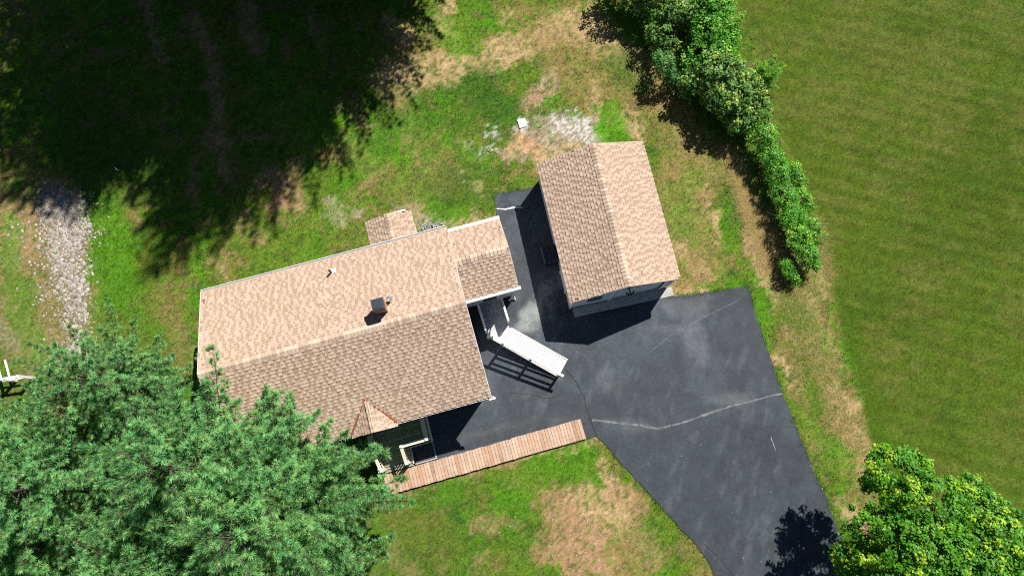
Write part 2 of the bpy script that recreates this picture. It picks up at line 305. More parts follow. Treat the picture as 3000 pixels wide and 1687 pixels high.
def cover(x, y):
    """base colour of the ground cover and how thick the grass grows, per point"""
    u, v = proj(x, y, 0.0)
    n1 = fbm(x * 0.35, y * 0.35, 1); n2 = fbm(x * 1.1, y * 1.1, 2); n3 = fbm(x * 3.3, y * 3.3, 3); n4 = vnoise(x * 11, y * 11, 4)
    L = lambda a, b, t: a + (b - a) * np.asarray(t)[:, None]
    col = L(np.tile(C_LAWN, (len(x), 1)), C_LUSH, smooth(.48, .66, n1))
    col = L(col, C_OLIVE, smooth(.5, .68, n2) * .7)
    col = L(col, C_DARK, smooth(.46, .64, n3) * .75)
    col = L(col, C_DRY, smooth(.53, .68, .5 * n3 + .3 * n2 + .2 * n4) * .8)
    dens = np.ones(len(x))
    n5 = vnoise(x * 24, y * 24, 5); n6 = vnoise(x * 7, y * 7, 6)
    fine = (.62 + .5 * n5 + .34 * n6)[:, None]
    wx = u + (n2 - .5) * 60 + (n3 - .5) * 46 + (n4 - .5) * 18
    wy = v + (fbm(x * 1.1, y * 1.1, 7) - .5) * 60 + (fbm(x * 3.3, y * 3.3, 8) - .5) * 46 + (vnoise(x * 11, y * 11, 9) - .5) * 18
    for (u1, v1, u2, v2, hw, st, ty) in STROKES:
        du, dv = u2 - u1, v2 - v1; q = du * du + dv * dv + 1e-6
        near = (u > min(u1, u2) - hw * 2.2 - 70) & (u < max(u1, u2) + hw * 2.2 + 70) & (v > min(v1, v2) - hw * 2.2 - 70) & (v < max(v1, v2) + hw * 2.2 + 70)
        if not near.any(): continue
        a, b = wx[near], wy[near]
        t = np.clip(((a - u1) * du + (b - v1) * dv) / q, 0, 1)
        d = np.hypot(a - u1 - t * du, b - v1 - t * dv) / hw
        brk = .75 + .5 * n3[near] * 1.0
        w = st * smooth(1.2, .55, d / (brk + .12))
        if ty == 'ash': w = w * smooth(.36, .6, .55 * n5[near] + .45 * n4[near])
        if ty in ('dry', 'sand', 'dirt', 'grey', 'pink'):
            w = w * (1 - .85 * smooth(.52, .63, .5 * n4[near] + .5 * n3[near]))
        col[near] = L(col[near], TYPE[ty], w)
        if ty in ('sand', 'dirt', 'ash', 'pink', 'grey'): dens[near] *= 1 - w * .93
        elif ty == 'dry': dens[near] *= 1 - w * .4
    # mown field on the right
    fs = field_side(u, v) + (n3 - .5) * 26
    wf = smooth(-8, 14, fs)
    s = x * math.cos(0.26) - y * math.sin(0.26)          # across / along the mowing
    r = x * math.sin(0.26) + y * math.cos(0.26)
    m1 = fbm(s * 0.25, r * 0.5, 11); m2 = fbm(s * 1.2, r * 3.2, 12); m3 = fbm(s * 5, r * 8, 13)
    fc = L(np.tile(C_FIELD, (len(x), 1)), C_FIELD2, smooth(.45, .65, m1) * .8)
    fc = L(fc, C_FIELD3, smooth(.42, .64, .5 * m2 + .5 * fbm(x * .6, y * .6, 15)) * .6)
    fc = L(fc, alb(100, 142, 40), smooth(5, -14, y - .55 * (x - 16)) * smooth(.3, .6, m1) * .6)
    fc = L(fc, alb(88, 124, 40), smooth(.62, .75, fbm(x * 1.7, y * 1.7, 16)) * .6)
    fc = L(fc, C_FIELD2 * .8, smooth(.5, .7, m3) * .5)
    fc = fc * (1 + .1 * np.sin(2 * math.pi * (r / .8 + .08 * fbm(s * .4, r * .4, 18))) * (.4 + m1))[:, None]
    rim = smooth(90, 10, fs) * smooth(700, 1000, v)
    fc = L(fc, alb(84, 122, 26), rim * .75)
    fine2 = 1 + (fine - 1) * (1 - .45 * wf[:, None])
    col = L(col, fc, wf) * fine2; dens = dens * (1 - wf) + wf * .9
    return col, np.clip(dens, 0, 1), wf

rng = np.random.default_rng(11)
# ground sheet: fine inside the view, coarse outside
def axis(lo, hi, step):
    f = np.arange(lo, hi, step); o = np.array([4, 10, 20, 40, 80, 160, 320.])
    return np.r_[lo - o[::-1], f, hi + o]
xs = axis(-28.5, 27.5, .13); ys = axis(-11.5, 23.0, .13)
X, Y = np.meshgrid(xs, ys); nx, ny = len(xs), len(ys)
gxp, gyp = X.ravel(), Y.ravel()
gcol, gden, gwf = cover(gxp, gyp)
gcol = gcol * (1 - .12 * gden[:, None])
u_, v_ = proj(np.clip(gxp, -40, 40), np.clip(gyp, -20, 24), 0)
inview = (gxp > -28.5) & (gxp < 27.5) & (gyp > -11.5) & (gyp < 23)
gz = np.where(inview, (fbm(gxp * 1.3, gyp * 1.3, 21) - .5) * .03 - .006, -.006)
hard = inpoly(gxp, gyp, DRIVE) | inpoly(gxp, gyp, WALK_FP) | inpoly(gxp, gyp, HOUSE_FP)
gz[hard] = -.03
idx = np.arange(nx * ny).reshape(ny, nx)
q = np.stack([idx[:-1, :-1], idx[:-1, 1:], idx[1:, 1:], idx[1:, :-1]], -1).reshape(-1, 4)
ground = link('ground', mesh_np('ground', np.c_[gxp, gyp, gz], q, gcol, True), M['ground'])
tag(ground, 'uneven yard of patchy lawn, bare soil and mown field', 'ground', kind='structure')

# ------------------------------------------------------------------ driveway
def densify(poly, step, jit, seed):
    r = random.Random(seed); out = []
    n = len(poly)
    for i in range(n):
        a = np.array(poly[i]); b = np.array(poly[(i + 1) % n]); L_ = np.linalg.norm(b - a); k = max(1, int(L_ / step))
        for j in range(k):
            p = a + (b - a) * j / k
            out.append((p[0] + r.uniform(-jit, jit), p[1] + r.uniform(-jit, jit)))
    return out
edge = densify(DRIVE, .22, .03, 3)
ed = np.array(edge)
gxx, gyy = np.meshgrid(np.arange(ed[:, 0].min(), ed[:, 0].max(), .11), np.arange(ed[:, 1].min(), ed[:, 1].max(), .11))
pin = np.c_[gxx.ravel(), gyy.ravel()]; pin = pin[inpoly(pin[:, 0], pin[:, 1], edge)]
pin = pin + rng.uniform(-.04, .04, pin.shape)
vs = [Vector(p) for p in edge] + [Vector(p) for p in pin]
cv, ce, cf, *_ = delaunay_2d_cdt(vs, [(i, (i + 1) % len(edge)) for i in range(len(edge))], [], 1, 1e-5)
cv = np.array([tuple(p) for p in cv]); cf = np.array([f for f in cf if len(f) == 3])
au, av = proj(cv[:, 0], cv[:, 1])
n1 = fbm(cv[:, 0] * .5, cv[:, 1] * .5, 31); n2 = fbm(cv[:, 0] * 2, cv[:, 1] * 2, 32)
ac = np.tile(alb(72, 78, 85), (len(cv), 1))
def amix(c, w):
    global ac
    ac = ac + (c - ac) * np.clip(w, 0, 1)[:, None]
amix(alb(82, 90, 99), smooth(.45, .65, n1) * .8)
amix(alb(64, 71, 79), smooth(1180, 1330, av) * smooth(1600, 1800, au + .35 * (av - 1180)) * .5)
ss = cv[:, 0] * .35 + cv[:, 1] * .94; rr_ = cv[:, 0] * .94 - cv[:, 1] * .35
amix(alb(128, 134, 140), smooth(.56, .78, fbm(rr_ * 3.4, ss * 1.1, 33)) * .22)
amix(alb(52, 56, 62), smooth(.62, .78, fbm(rr_ * 1.2, ss * .5, 34)) * .3)
def dust(u0, v0, ru, rv, st, c=(176, 180, 178), rot=0.0):
    du = au - u0; dv = av - v0; cr, sr = math.cos(rot), math.sin(rot)
    d = np.hypot((du * cr + dv * sr) / ru, (-du * sr + dv * cr) / rv) + (n2 - .5) * 1.3
    amix(alb(*c), st * smooth(1.1, .25, d))
dust(1560, 925, 62, 46, .75, rot=-.6); dust(1530, 960, 44, 26, .6); dust(1600, 850, 60, 34, .35, rot=-.8); dust(1650, 820, 60, 24, .35, rot=-.8); dust(1490, 780, 26, 90, .25, (120, 122, 122))
dust(2010, 900, 110, 40, .3, (140, 144, 148)); dust(2040, 1020, 40, 110, .28, (140, 144, 148), -.15); dust(2150, 1170, 80, 26, .3, (140, 146, 150)); dust(1780, 1110, 40, 50, .25, (140, 144, 148)); dust(1840, 1250, 90, 30, .25, (130, 134, 140))
dust(1950, 960, 90, 20, .2, (140, 144, 148)); dust(1650, 1230, 60, 20, .18, (130, 132, 136)); dust(1640, 1110, 20, 10, .5, (150, 128, 108)); dust(1400, 1180, 60, 16, .2, (120, 118, 116)); dust(1480, 1250, 200, 14, .25, (120, 116, 110), -.25)
driveway = link('driveway', mesh_np('driveway', np.c_[cv, np.full(len(cv), .012)], cf, ac), M['asphalt'])
tag(driveway, 'dark sealed asphalt driveway with pale dusty stains and crack lines', 'driveway', kind='structure')
def crack(name, pts, w0, material, seed, z=.017):
    r = random.Random(seed); V = []; F = []
    pl = []
    for i in range(len(pts) - 1):
        a, b = P(*pts[i])[:2], P(*pts[i + 1])[:2]; k = max(1, int(np.linalg.norm(b - a) / .12))
        pl += [a + (b - a) * j / k for j in range(k)]
    pl.append(P(*pts[-1])[:2]); pl = np.array(pl)
    off = np.cumsum([r.uniform(-.012, .012) for _ in pl]); off -= np.linspace(off[0], off[-1], len(off))
    for i, p in enumerate(pl):
        d = pl[min(i + 1, len(pl) - 1)] - pl[max(i - 1, 0)]; d /= np.linalg.norm(d); nrm = np.array([-d[1], d[0]])
        w = w0 * r.uniform(.35, 1.25); c = p + nrm * off[i]
        for s_ in (-1, 1): V.append((*(c + nrm * w * s_), z))
        if i: F.append((2 * i - 2, 2 * i - 1, 2 * i + 1, 2 * i))
    link(name, mesh_np(name, V, F), material, driveway)
crack('sealed_crack', [(1735, 1230), (1800, 1238), (1870, 1245), (1925, 1256), (1990, 1238), (2090, 1204), (2200, 1175), (2292, 1152)], .055, M['crack'], 1)
crack('sealed_crack', [(1455, 612), (1480, 613), (1500, 609), (1530, 608)], .035, M['white'], 2)
crack('open_crack', [(1650, 1075), (1690, 1120), (1712, 1165), (1722, 1210), (1735, 1245), (1750, 1278)], .02, M['crack_dark'], 3)
crack('open_crack', [(1490, 1150), (1540, 1152), (1600, 1165), (1650, 1160)], .012, M['crack_dark'], 4)
crack('open_crack', [(2060, 1590), (2110, 1640), (2150, 1690), (2200, 1760)], .014, M['crack_dark'], 5)
crack('sealed_crack', [(1905, 1030), (1960, 985), (2060, 930), (2160, 880)], .012, M['crack'], 6)
crack('chalk_mark', [(2258, 1280), (2272, 1318)], .02, M['concrete'], 7)

# ------------------------------------------------------------------ shingled roofs
TAB_W = [.085, .125, .165, .215]
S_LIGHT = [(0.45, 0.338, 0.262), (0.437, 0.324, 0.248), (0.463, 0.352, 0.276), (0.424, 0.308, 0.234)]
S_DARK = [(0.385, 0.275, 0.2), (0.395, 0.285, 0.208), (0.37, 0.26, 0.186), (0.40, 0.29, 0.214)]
EXPO = .143
_tabs = {}
def tab_mesh(wi, ti, raised):
    key = (wi, ti, raised)
    if key not in _tabs:
        w = TAB_W[wi] - .006; th = .027 if raised else .012; l = .165
        c = (S_LIGHT if raised else S_DARK)[ti]
        V = [(0, 0, -.002), (w, 0, -.002), (w, 0, th), (0, 0, th), (w, l, .002), (0, l, .002)]
        F = [(0, 1, 2, 3), (3, 2, 4, 5), (0, 3, 5), (1, 4, 2)]
        me = bpy.data.meshes.new('shingle'); me.from_pydata(V, [], F)
        a = me.color_attributes.new('Col', 'FLOAT_COLOR', 'POINT')
        cs = []
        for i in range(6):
            k = 1.03 if i < 4 else (.86 if raised else .58)     # printed shadow band plus painted course shade line; lower edge lightened
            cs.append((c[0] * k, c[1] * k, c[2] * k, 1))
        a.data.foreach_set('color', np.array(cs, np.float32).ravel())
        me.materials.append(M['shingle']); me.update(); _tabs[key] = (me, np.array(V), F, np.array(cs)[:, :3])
    return _tabs[key]

def shingle_plane(p0, e, s, L_, S_, clip=None, seed=0, store=None):
    """lays tabs on a slope: p0 lower left corner, e along the eave, s up the slope"""
    r = random.Random(seed)
    p0 = np.array(p0, float); e = np.array(e, float); s = np.array(s, float); e /= np.linalg.norm(e); s /= np.linalg.norm(s)
    n = np.cross(e, s)
    ncourse = int(math.ceil((S_ - .05) / EXPO))
    for i in range(ncourse):
        t = i * EXPO; x = -r.uniform(0, .2); raised = r.random() < .5
        while x < L_ - .03:
            wi = r.choices(range(4), (.12, .34, .32, .22) if raised else (.42, .36, .16, .06))[0]
            lf = fbm(np.array([x * .5 + seed * 3]), np.array([t * .5]), 41)[0]
            ti = r.choices(range(4), (1, 1 + 2 * max(0, .6 - lf), .7 + 2 * max(0, lf - .4), .9))[0]
            x0 = max(0.0, x); w = TAB_W[wi]
            if x0 + w > L_: x0 = L_ - w
            if clip is None or clip(x0 + w / 2, t + .07):
                store.append((p0 + e * x0 + s * t, e, s, n, wi, ti, raised))
            x += w; raised = not raised if r.random() < .9 else raised
def emit_shingles(store, parent, n_single, frame):
    """the n_single tabs nearest the camera become objects, the rest one mesh"""
    def dist(k):
        w = frame(k[0]); u, v = proj(w[0], w[1], w[2])
        hid = inpoly(np.array([u]), np.array([v]), PINE_PX)[0]
        return np.linalg.norm(w - np.array([0, 0, CAM_H])) + (1000 if hid else 0)
    order = sorted(range(len(store)), key=lambda i: dist(store[i]))
    single = set(order[:n_single]); V = []; F3 = []; F4 = []; C = []; base = 0; VV = []
    fq = []; ft = []
    for i, (p, e, s, n, wi, ti, ra) in enumerate(store):
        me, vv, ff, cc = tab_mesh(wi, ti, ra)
        if i in single:
            o = bpy.data.objects.new('shingle', me); COL.objects.link(o); o.parent = parent
            o.matrix_basis = Matrix(((e[0], s[0], n[0], p[0]), (e[1], s[1], n[1], p[1]), (e[2], s[2], n[2], p[2]), (0, 0, 0, 1)))
        else:
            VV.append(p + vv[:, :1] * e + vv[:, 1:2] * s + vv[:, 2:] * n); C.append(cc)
            fq += [(base, base + 1, base + 2, base + 3), (base + 3, base + 2, base + 4, base + 5)]; ft += [(base, base + 3, base + 5), (base + 1, base + 4, base + 2)]
            base += 6
    if VV:
        me = bpy.data.meshes.new('shingle_courses'); v = np.concatenate(VV)
        me.from_pydata(v.tolist(), [], fq + ft)
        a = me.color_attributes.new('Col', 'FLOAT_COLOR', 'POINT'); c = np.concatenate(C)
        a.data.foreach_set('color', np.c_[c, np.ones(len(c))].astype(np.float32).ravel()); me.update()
        o = link('shingle_courses', me, M['shingle'], parent); o['kind'] = 'stuff'
def ridge_caps(p0, p1, down1, down2, parent, seed, half=.15, expo=.15, thick=.02):
    """bent cap pieces along a ridge"""
    r = random.Random(seed); p0 = np.array(p0, float); p1 = np.array(p1, float); d = p1 - p0; L_ = np.linalg.norm(d); d /= L_
    down1 = np.array(down1, float) / np.linalg.norm(down1); down2 = np.array(down2, float) / np.linalg.norm(down2)
    meshes = []
    up = -(down1 + down2); up /= np.linalg.norm(up)
    for k in range(4):
        c = S_LIGHT[k]; c = tuple(q_ * (1.05, .86, 1.08, .8)[k] for q_ in c)
        V = []; l = expo + .06
        for t, h in ((0, .012 + thick), (l, .012)):
            for side in (down1 * half, np.zeros(3), down2 * half):
                V.append(d * t + side + up * (h if True else 0))
        for side in (down1 * half, np.zeros(3), down2 * half): V.append(side + up * .004)
        F = [(0, 1, 4, 3), (1, 2, 5, 4), (6, 7, 1, 0), (7, 8, 2, 1)]
        mb = MB(); mb.add(V, F, c); me = mb.mesh('ridge_cap'); me.materials.append(M['shingle']); meshes.append(me)
    for i in range(int(L_ / expo)):
        o = bpy.data.objects.new('ridge_cap', r.choice(meshes)); COL.objects.link(o); o.parent = parent
        o.location = p0 + d * expo * i + up * r.uniform(0, .004)

PINE_PX = [(0, 1050), (540, 1100), (640, 1100), (960, 1060), (1080, 1240), (1140, 1500), (1140, 1687), (0, 1687)]

# ------------------------------------------------------------------ house
ZE, ZR, HN, HS, HWEST = 3.2, 5.0, 3.77, -3.78, -10.87
PIT = (ZR - ZE) / HN
house = thing('house', 'long low white house with tan shingle roof, brick chimney and side wing', 'house', tuple(HO), HA)
hf = lambda p: HW(p[0], p[1], p[2])
def wall_box(x0, x1, y0, y1, z0, z1, parent, name='wall', m='siding'):
    mb = MB(); mb.box(x0, x1, y0, y1, z0, z1); return mb.build(name, M[m], parent)
def gable_prism(x0, x1, yn, ys, z0, ze, zr, yr):
    mb = MB()
    V = [(x0, ys, z0), (x0, yn, z0), (x0, yn, ze), (x0, yr, zr), (x0, ys, ze), (x1, ys, z0), (x1, yn, z0), (x1, yn, ze), (x1, yr, zr), (x1, ys, ze)]
    mb.add(V, [(0, 1, 2, 3, 4), (9, 8, 7, 6, 5), (0, 5, 6, 1), (1, 6, 7, 2), (2, 7, 8, 3), (3, 8, 9, 4), (4, 9, 5, 0)]); return mb
wh = ZE + .28 * PIT - .1
gable_prism(HWEST + .25, -.22, HN - .28, HS + .28, .45, wh, ZR - .12, 0).build('wall', M['siding'], house)
wall_box(HWEST + .29, -.26, HS + .32, HN - .32, -.1, .45, house, 'foundation', 'concrete')
# wing
EXE, EXN, EXS, EXR = 2.33, 3.5, .43, 1.95
EZR = ZR - PIT * EXR - .015; EZN = EZR - PIT * (EXN - EXR); EZS = EZR - PIT * (EXR - EXS)
gable_prism(-.2, EXE - .15, EXN - .22, EXS + .22, .4, EZS + .22 * PIT - .1, EZR - .1, EXR).build('wall', M['siding'], house)
wall_box(-.2, EXE - .19, EXS + .26, EXN - .26, -.1, .4, house, 'foundation', 'concrete')

def slab(mb, pts, th, c=None):
    lo = [np.array(p) - np.array((0, 0, th)) for p in pts]; mb.hexa(lo, pts, c)
# main roof
roof = MB(); slab(roof, [(HWEST, HS, ZE), (0, HS, ZE), (0, 0, ZR), (HWEST, 0, ZR)], .09); slab(roof, [(HWEST, 0, ZR), (0, 0, ZR), (0, HN, ZE), (HWEST, HN, ZE)], .09)
roof = roof.build('roof', M['deckroof'], house); roof['label'] = 'main gable roof with tan and brown shingles'
SL = math.hypot(HN, ZR - ZE)
st = []
shingle_plane((HWEST - .02, HS - .02, ZE), (1, 0, 0), (0, -HS, ZR - ZE), -HWEST + .03, SL, None, 1, st)
shingle_plane((.02, HN + .02, ZE), (-1, 0, 0), (0, -HN, ZR - ZE), -HWEST + .03, SL, None, 2, st)
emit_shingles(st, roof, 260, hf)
ridge_caps((HWEST, 0, ZR), (.02, 0, ZR), (0, -1, -PIT), (0, 1, -PIT), roof, 5, half=.17)
# wing roof
wroof = MB(); slab(wroof, [(-.2, EXS, EZS), (EXE, EXS, EZS), (EXE, EXR, EZR), (-.2, EXR, EZR)], .08); slab(wroof, [(.004, EXR, EZR), (EXE, EXR, EZR), (EXE, EXN, EZN), (.004, EXN, EZN)], .08)
wroof = wroof.build('wing_roof', M['deckroof'], house)
st = []
shingle_plane((-.18, EXS - .02, EZS), (1, 0, 0), (0, EXR - EXS, EZR - EZS), EXE + .2, math.hypot(EXR - EXS, EZR - EZS), None, 3, st)
shingle_plane((EXE + .02, EXN + .02, EZN), (-1, 0, 0), (0, EXR - EXN, EZR - EZN), EXE + .01, math.hypot(EXN - EXR, EZR - EZN), None, 4, st)
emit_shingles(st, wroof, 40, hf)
ridge_caps((-.02, EXR, EZR), (EXE + .02, EXR, EZR), (0, -1, -PIT), (0, 1, -PIT), wroof, 6, half=.19, expo=.17, thick=.036)
# north entry porch
NPW, NPE, NPN, NPZ, NPR = -3.48, -1.38, 5.27, 2.3, 2.72; npm = (NPW + NPE) / 2
gable_prism(NPW + .12, NPE - .12, NPN - .1, HN - .3, 0, NPZ - .03, NPR - .12, (NPN + HN) / 2)
mb = MB(); mb.box(NPW + .1, NPE - .1, HN - .3, NPN - .1, 0, NPZ - .02); mb.build('porch_wall', M['siding'], house)
nroof = MB(); slab(nroof, [(NPW, HN - .25, NPZ), (npm, HN - .25, NPR), (npm, NPN, NPR), (NPW, NPN, NPZ)], .06); slab(nroof, [(npm, HN - .25, NPR), (NPE, HN - .25, NPZ), (NPE, NPN, NPZ), (npm, NPN, NPR)], .06)
nroof = nroof.build('porch_roof', M['deckroof'], house)
st = []; npl = NPN - HN + .25; nps = math.hypot(npm - NPW, NPR - NPZ)
shingle_plane((NPW - .01, NPN + .01, NPZ), (0, -1, 0), (npm - NPW, 0, NPR - NPZ), npl, nps, None, 7, st)
shingle_plane((NPE + .01, HN - .25, NPZ), (0, 1, 0), (npm - NPE, 0, NPR - NPZ), npl + .01, nps, None, 8, st)
emit_shingles(st, nroof, 0, hf)
ridge_caps((npm, HN - .2, NPR), (npm, NPN, NPR), (1, 0, -.4), (-1, 0, -.4), nroof, 9, half=.13)
mb = MB(); mb.box(npm - .05, NPE - .2, NPN - .02, NPN + .06, NPZ + .18, NPZ + .22); mb.build('porch_fascia', M['white'], house)
# south porch gable
SPA, SPB, SPF, SPZ, SPH = -4.98, -2.62, -3.93, ZR - PIT * 2.62, .95
spe = ZR - PIT * 3.78 + .02
sroof = MB()
slab(sroof, [(SPA, SPF, SPZ), (SPA + SPH, SPF, spe), (SPA + SPH, SPF + .1, spe), (SPA, SPB, SPZ)], .05)
slab(sroof, [(SPA - SPH, SPF, spe), (SPA, SPF, SPZ), (SPA, SPB, SPZ), (SPA - SPH, SPF + .1, spe)], .05)
sroof = sroof.build('front_porch_roof', M['deckroof'], house)
st = []; sps = math.hypot(SPH, SPZ - spe); spl = SPB - SPF
shingle_plane((SPA + SPH + .01, SPF - .01, spe), (0, 1, 0), (-SPH, 0, SPZ - spe), spl, sps, lambda x, t: x < .1 + (spl - .1) * (t / sps), 12, st)
shingle_plane((SPA - SPH - .01, SPB, spe), (0, -1, 0), (SPH, 0, SPZ - spe), spl + .01, sps, lambda x, t: spl - x < .1 + (spl - .1) * (t / sps), 13, st)
emit_shingles(st, sroof, 0, hf)
ridge_caps((SPA, SPF, SPZ), (SPA, SPB, SPZ), (1, 0, -.5), (-1, 0, -.5), sroof, 14, half=.1)
for sgn in (1, -1):
    mb = MB(); mb.beam((SPA + sgn * .05, SPB + .04, SPZ + .02), (SPA + sgn * (SPH + .02), SPF + .14, spe + .035), .075, .02); mb.build('valley_flashing', M['rust'], house)
mb = MB(); mb.beam((SPA - .12, SPB + .06, SPZ + .045), (SPA + .12, SPB + .06, SPZ + .045), .09, .02); mb.build('flashing_saddle', M['rust'], house)
mb = MB(); mb.add([(SPA - SPH, SPF + .03, spe - .05), (SPA + SPH, SPF + .03, spe - .05), (SPA, SPF + .03, SPZ - .05), (SPA - SPH, SPF + .07, spe - .05), (SPA + SPH, SPF + .07, spe - .05), (SPA, SPF + .07, SPZ - .05)],
                   [(0, 1, 2), (5, 4, 3), (0, 3, 4, 1), (1, 4, 5, 2), (2, 5, 3, 0)]); mb.build('porch_gable_board', M['white'], house)
# rakes, gutters, fascia
def gutter(name, x0, x1, y, z, w, sgn, m='white'):
    mb = MB(); y2 = y + sgn * w
    mb.box(x0, x1, min(y, y2), max(y, y2), z - .12, z - .10)
    mb.box(x0, x1, min(y2, y2 - sgn * .018), max(y2, y2 - sgn * .018), z - .1, z + .005)
    mb.box(x0, x1, min(y, y + sgn * .018), max(y, y + sgn * .018), z - .1, z - .004)
    for xx in (x0, x1 - .015): mb.box(xx, xx + .015, min(y, y2), max(y, y2), z - .1, z)
    return mb.build(name, M[m], house)
gutter('gutter', HWEST, -.02, HN + .025, ZE - .015, .10, 1)
gutter('gutter', HWEST, .1, HS - .01, ZE - .04, .06, -1)
gutter('gutter', .05, EXE + .03, EXN + .025, EZN - .0, .14, 1)
gutter('gutter', .0, EXE + .1, EXS - .03, EZS - .005, .14, -1)
mb = MB(); mb.box(.02, EXE + .08, EXS - .16, EXS - .04, EZS - .04, EZS - .02); mb.build('gutter_guard', M['white'], house)
mb = MB(); mb.box(.07, EXE + .02, EXN + .04, EXN + .16, EZN - .03, EZN - .012); mb.build('gutter_guard', M['white'], house)
for (y0, y1) in ((HS, 0), (0, HN)):
    for xx in (HWEST - .012, .012):
        mb = MB(); zz = lambda y: ZR - abs(y) * PIT - .06
        mb.beam((xx, y0 + (.02 if y0 < 0 else 0), zz(y0)), (xx, y1, zz(y1)), .022, .14); mb.build('rake_board', M['white'], house)
for (y0, z0, y1, z1) in ((EXS, EZS, EXR, EZR), (EXN, EZN, EXR, EZR)):
    mb = MB(); mb.beam((EXE + .012, y0, z0 - .06), (EXE + .012, y1, z1 - .06), .022, .13); mb.build('rake_board', M['white'], house)
mb = MB(); mb.tube([(EXE - .13, EXS - .1, EZS - .1), (EXE - .13, EXS + .0, EZS - .3), (EXE - .12, EXS + .17, EZS - .45), (EXE - .12, EXS + .17, .25), (EXE - .1, EXS + .02, .12)], .04, 8); mb.build('downspout', M['white'], house)
mb = MB(); mb.beam((-.12, HS - .1, ZE - .1), (.16, HS - .1, ZE - .09), .09, .05); mb.build('gutter_end', M['white'], house)
# wing door and trim on its south wall
yw = EXS + .22
d = MB(); d.box(.62, 1.5, yw - .05, yw - .01, .62, 2.7); door = d.build('door', M['white'], house)
d = MB(); d.box(.74, 1.38, yw - .065, yw - .052, .8, 2.5); d.build('door_glass', M['glass'], door)
d = MB(); d.tube([(1.44, yw - .1, 1.6), (1.44, yw - .05, 1.6)], .03, 8); d.build('handle', M['grey'], door)
for x in (.52, 1.5):
    d = MB(); d.box(x, x + .1, yw - .045, yw - .012, .45, 2.8); d.build('door_trim', M['white'], house)
d = MB(); d.box(EXE - .24, EXE - .13, yw - .03, yw - .004, .4, EZS); d.build('corner_board', M['white'], house)
d = MB(); d.box(.0, EXE - .1, yw - .035, yw - .005, .4, .5); d.build('skirt_board', M['white'], house)
# front door and windows (mostly under the eaves)
d = MB(); d.box(-5.3, -4.4, HS + .24, HS + .27, .55, 2.6); d.build('door', M['white'], house)
for x in (-9.3, -7.2, -2.2):
    w_ = MB(); w_.box(x, x + 1.2, HS + .235, HS + .27, 1.4, 2.6); w_ = w_.build('window', M['white'], house)
    g_ = MB(); g_.box(x + .08, x + 1.12, HS + .225, HS + .232, 1.48, 2.52); g_.build('pane', M['glass'], w_)
# chimney, vent, antenna
CX, CY = -3.32, .72; cz = ZR - PIT * CY
ch = MB(); ch.box(CX - .205, CX + .205, CY - .205, CY + .205, cz - .3, cz + .83); chim = ch.build('chimney', M['mortar'], roof)
chim['label'] = 'pinkish brick chimney with dark metal cap'
r_ = random.Random(4)
bm_a = MB(); bm_a.box(-.098, .098, -.012, .012, -.03, .03); bm_a = bm_a.mesh('brick'); bm_a.materials.append(M['brick'])
for row in range(14):
    z = cz - .12 + row * .07
    for side in range(4):
        for k in range(2):
            o = bpy.data.objects.new('brick', bm_a); COL.objects.link(o); o.parent = roof
            t = -.105 + k * .21 + (.045 if row % 2 else -.0) - (.022 if row % 2 else 0)
            ang = side * math.pi / 2
            o.location = (CX + math.cos(ang) * t - math.sin(ang) * (-.206), CY + math.sin(ang) * t + math.cos(ang) * (-.206), z)
            o.rotation_euler = (0, 0, ang)
mb = MB(); mb.box(CX - .25, CX + .25, CY - .25, CY + .25, cz + .83, cz + .89); mb.build('chimney_crown', M['mortar'], roof)
mb = MB(); mb.hexa([(CX - .26, CY - .26, cz + .89), (CX + .26, CY - .26, cz + .89), (CX + .26, CY + .26, cz + .89), (CX - .26, CY + .26, cz + .89)], [(CX - .21, CY - .21, cz + 1.04), (CX + .21, CY - .21, cz + 1.04), (CX + .21, CY + .21, cz + 1.04), (CX - .21, CY + .21, cz + 1.04)])
mb.box(CX - .17, CX + .17, CY - .17, CY + .17, cz + 1.04, cz + 1.055); mb.build('chimney_cap', M['cap'], roof)
VX, VY = -5.2, 3.05; vz = ZR - PIT * VY
mb = MB(); mb.tube([(VX, VY, vz - .05), (VX, VY, vz + .42)], .045, 10); mb.build('vent_pipe', M['black'], roof)
mb = MB(); mb.hexa([(VX - .0, VY - .06, vz + .06), (VX + .2, VY - .06, vz + .06), (VX + .2, VY + .16, vz - .045), (VX - .0, VY + .16, vz - .045)], [(VX - .0, VY - .06, vz + .075), (VX + .2, VY - .06, vz + .075), (VX + .2, VY + .16, vz - .03), (VX - .0, VY + .16, vz - .03)]); mb.build('vent_flashing', M['white'], roof)
ant = thing('antenna_mount', 'small grey antenna bracket on the roof beside the brick chimney', 'antenna', tuple(HW(CX + .42, CY + .3, cz - .14)), HA)
mb = MB(); mb.tube([(0, 0, -.02), (0, 0, .35)], .018, 6); mb.tube([(-.2, -.02, .3), (.18, .02, .36)], .012, 6); mb.build('mast', M['grey'], ant)
mb = MB(); mb.tube([(-.02, .0, .33), (.02, .06, .37)], [.11, .07], 12); mb.build('dish', M['grey'], ant)

